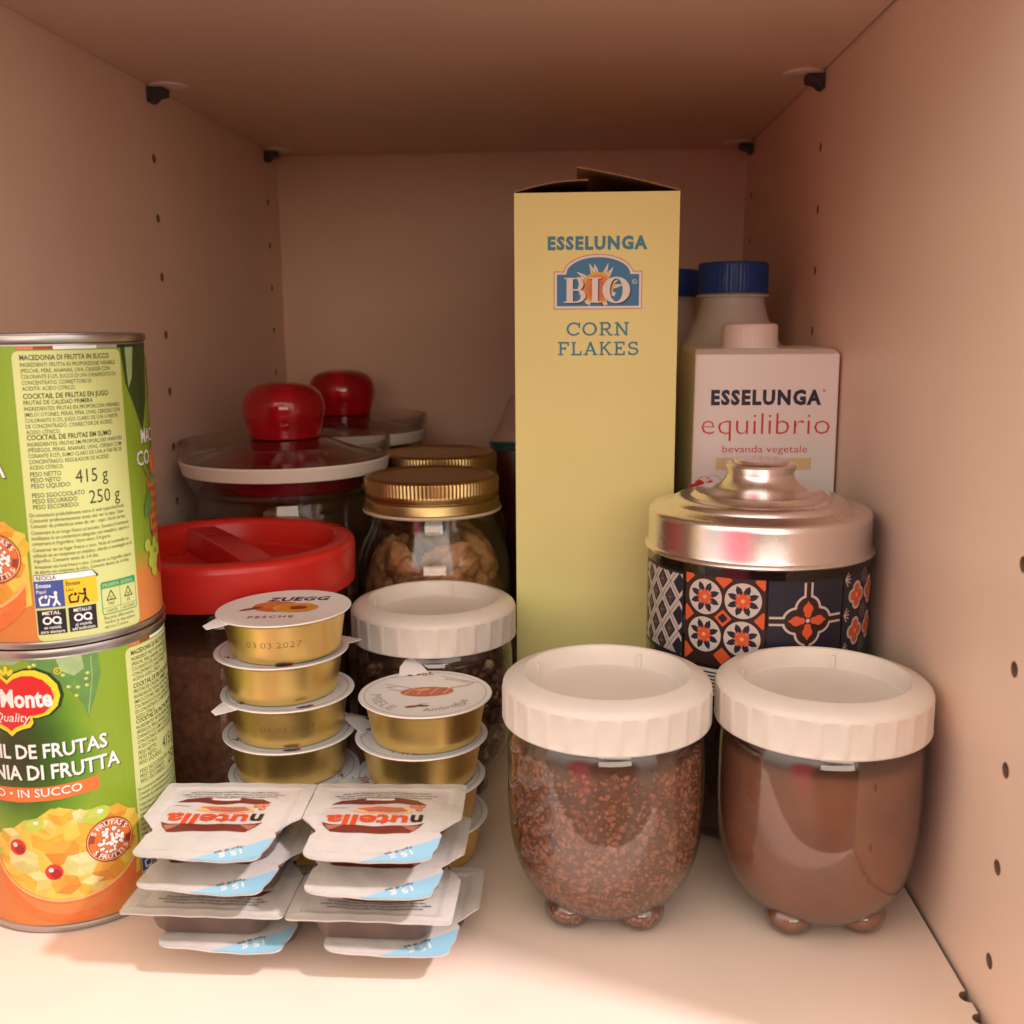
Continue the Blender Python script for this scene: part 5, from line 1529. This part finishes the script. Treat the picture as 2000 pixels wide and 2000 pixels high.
# ================================================================== patterned jar with tin lid
pjar = thing('patterned_jar', 'glass jar printed with dark tile patterns under a stepped silver tin lid', 'storage jar', (312.4, 449.2, 0))
mb = MB()
PR = 47.9
mb.lathe([(0, .6), (40, .6), (45.6, 2.4), (47.6, 7), (PR, 14), (PR, 118), (47.4, 122)], 'dark_glass', 120)
def tiles():
    a = Art()
    # diamond lattice
    a.rect(-71, 79, -39.6, 115.8, 'tilenavy', 1)
    for i in range(6):
        for j in range(4):
            x, z = -69.4 + i * 5.5, 76.6 + j * 13.6 + (i % 2) * 6.8
            dm = lambda k: [(x + 5.5 * k, z), (x, z + 6.8 * k), (x - 5.5 * k, z), (x, z - 6.8 * k)]
            for k, kk, l in ((.97, 'tilewhite', 2), (.66, 'tilenavy', 3)):
                q = clip(clip(dm(k), 1, 80.5, 114.8), 0, -70.6, -40.2)
                if len(q) > 2: a.poly(q, kk, l)
            if 82 < z < 113 and x < -43:
                for d in range(4): a.disc(x + 1.35 * math.cos(d * PI / 2), z + 1.7 * math.sin(d * PI / 2), 1.0, 'tilegrey', 4, 1.15, 12)
                a.disc(x, z, .5, 'rose', 5, n=8)
    # four rosettes
    a.rect(-38.4, 79, -4.6, 116.6, 'tilebrown', 1)
    for x in (-29.2, -13.4):
        for z in (107.5, 91.7):
            a.disc(x, z, 7.35, 'tilewhite', 3, n=36)
            for d in range(8):
                t_ = d * PI / 4 + PI / 8
                a.poly([(x + rr * math.cos(t_ + d2), z + rr * math.sin(t_ + d2)) for rr, d2 in ((2.0, -.2), (3.6, -.36), (5.2, -.22), (6.7, 0), (5.2, .22), (3.6, .36), (2.0, .2))], 'tilenavy', 4)
            for d in range(12):
                t_ = d * PI / 6
                a.disc(x + 2.3 * math.cos(t_), z + 2.3 * math.sin(t_), 1.2, 'tileorange', 5, .62, 8, t_)
            a.disc(x, z, 1.9, 'tileorange', 6)
            a.disc(x, z, .8, 'peachlight', 7)
    for cz_ in (115.6, 99.6, 83.6):
        for cx_ in (-37.6, -21.3, -5.4):
            s = 3.6
            q = [(cx_ + s, cz_), (cx_, cz_ + s), (cx_ - s, cz_), (cx_, cz_ - s)]
            q = clip(clip(q, 0, -38.2, -4.8), 1, 79.4, 116.4)
            if len(q) > 2: a.poly(q, 'tileorange', 2)
            if cz_ == 99.6 and cx_ == -21.3:
                for d in range(4): a.disc(cx_ + .9 * math.cos(d * PI / 2), cz_ + .9 * math.sin(d * PI / 2), .95, 'tilenavy', 4)
    # quatrefoil panel
    a.rect(-3.6, 79, 28.8, 116.2, 'tilenavy', 1)
    cx_, cz_ = 12.5, 99.8
    for d in range(4):
        t_ = d * PI / 2
        c, s = round(math.cos(t_)), round(math.sin(t_))
        a.disc(cx_ + 5.0 * c, cz_ + 5.0 * s, 5.7, 'tilewhite', 3)
        a.disc(cx_ + 5.0 * c, cz_ + 5.0 * s, 4.7, 'tilebrown', 5)
        e = 15.6
        for o_2, k, l in ((1.9, 'tilewhite', 2), (.95, 'tilebrown', 4)):
            p, q = (cx_ + c * 8 - s * o_2, cz_ + s * 8 + c * o_2), (cx_ + c * e - s * o_2, cz_ + s * e + c * o_2)
            p2, q2 = (cx_ + c * 8 + s * o_2, cz_ + s * 8 - c * o_2), (cx_ + c * e + s * o_2, cz_ + s * e - c * o_2)
            a.poly([p, q, q2, p2], k, l)
        for r_, w_ in ((2.6, 1.5), (4.8, 2.2)): a.disc(cx_ + r_ * c, cz_ + r_ * s, w_, 'tileorange', 6, w_ * .95, 14)
        a.poly([(cx_ + 8.2 * c, cz_ + 8.2 * s), (cx_ + 5 * c + 2 * s, cz_ + 5 * s + 2 * c), (cx_ + 5 * c - 2 * s, cz_ + 5 * s - 2 * c)], 'tileorange', 6)
    a.rect(cx_ - 5, cz_ - 5, cx_ + 5, cz_ + 5, 'tilebrown', 5)
    a.disc(cx_, cz_, .9, 'tilewhite', 7, n=8)
    # clover panel
    a.rect(29.6, 79, 62, 116.2, 'tilenavy', 1)
    for i, x in enumerate((38.6, 50.8)):
        for z in (107.2, 92.0):
            for d in range(4):
                t_ = d * PI / 2
                a.disc(x + 2.7 * math.cos(t_), z + 3.0 * math.sin(t_), 3.0, 'tilewhite', 2)
                a.disc(x + 2.5 * math.cos(t_), z + 2.8 * math.sin(t_), 2.0, 'tileorange', 3)
            a.disc(x, z, .7, 'peachlight', 4)
    for z in (114.5, 99.6, 85):
        for d in range(5):
            t_ = math.radians(-60 + 30 * d)
            a.line([(30.6, z), (30.6 + 3.2 * math.cos(t_), z + 3.2 * math.sin(t_))], .45, 'tilewhite', 2)
        a.disc(44.7, z, 3.2, 'tilegrey', 2)
    return a
ta = tiles()
lay(mb, ta, on_cyl(PR, 0.0), su=2.5, base=.12, lh=.035)
lay(mb, tiles().xform(133.5, 0), on_cyl(PR, 0.0), su=2.5, base=.12, lh=.035)
st = Art().rect(-37, 66, -15, 77.6, 'white', 3)
for k in range(6): st.rect(-36, 75.6 - k * 1.5, -17 - (k % 3) * 3, 76.2 - k * 1.5, 'navy', 4)
lay(mb, st, on_cyl(PR, 0.0), su=2.5, base=.12, lh=.035)
mb.build('printed_glass', pjar, sharp=40)
MB().lathe([(46.2, 120.6), (48.6, 120.2), (49.2, 120.9), (48.7, 121.8), (48.0, 122.4), (47.6, 124), (47.55, 134.8), (47.4, 136.2), (46.9, 137.3), (46.0, 138.0), (44.8, 138.4), (39.2, 138.9), (37.8, 139.6), (37.0, 141.2), (35.6, 142.2), (33.6, 142.4), (29.6, 142.7), (28.6, 143.4), (27.6, 144.8), (25.8, 145.4), (21.0, 146.2), (17.2, 148.0), (14.8, 150.6), (14.2, 152.6), (14.9, 154.6), (15.3, 155.8), (14.6, 156.8), (12.6, 157.2), (12.0, 157.7), (11.4, 158.6), (0, 159.0)], 'tin', 120).build('tin_lid', pjar, sharp=30)
tc_ = MB().lathe([(0, 3), (40, 3), (45, 6), (46.4, 14), (46.4, 112), (40, 114), (0, 115)], 'tea_dark', 96).build('loose_tea', None, (312.4, 449.2, 0))
tag(tc_, 'dark contents of the tile-patterned jar', 'loose tea', kind='stuff')
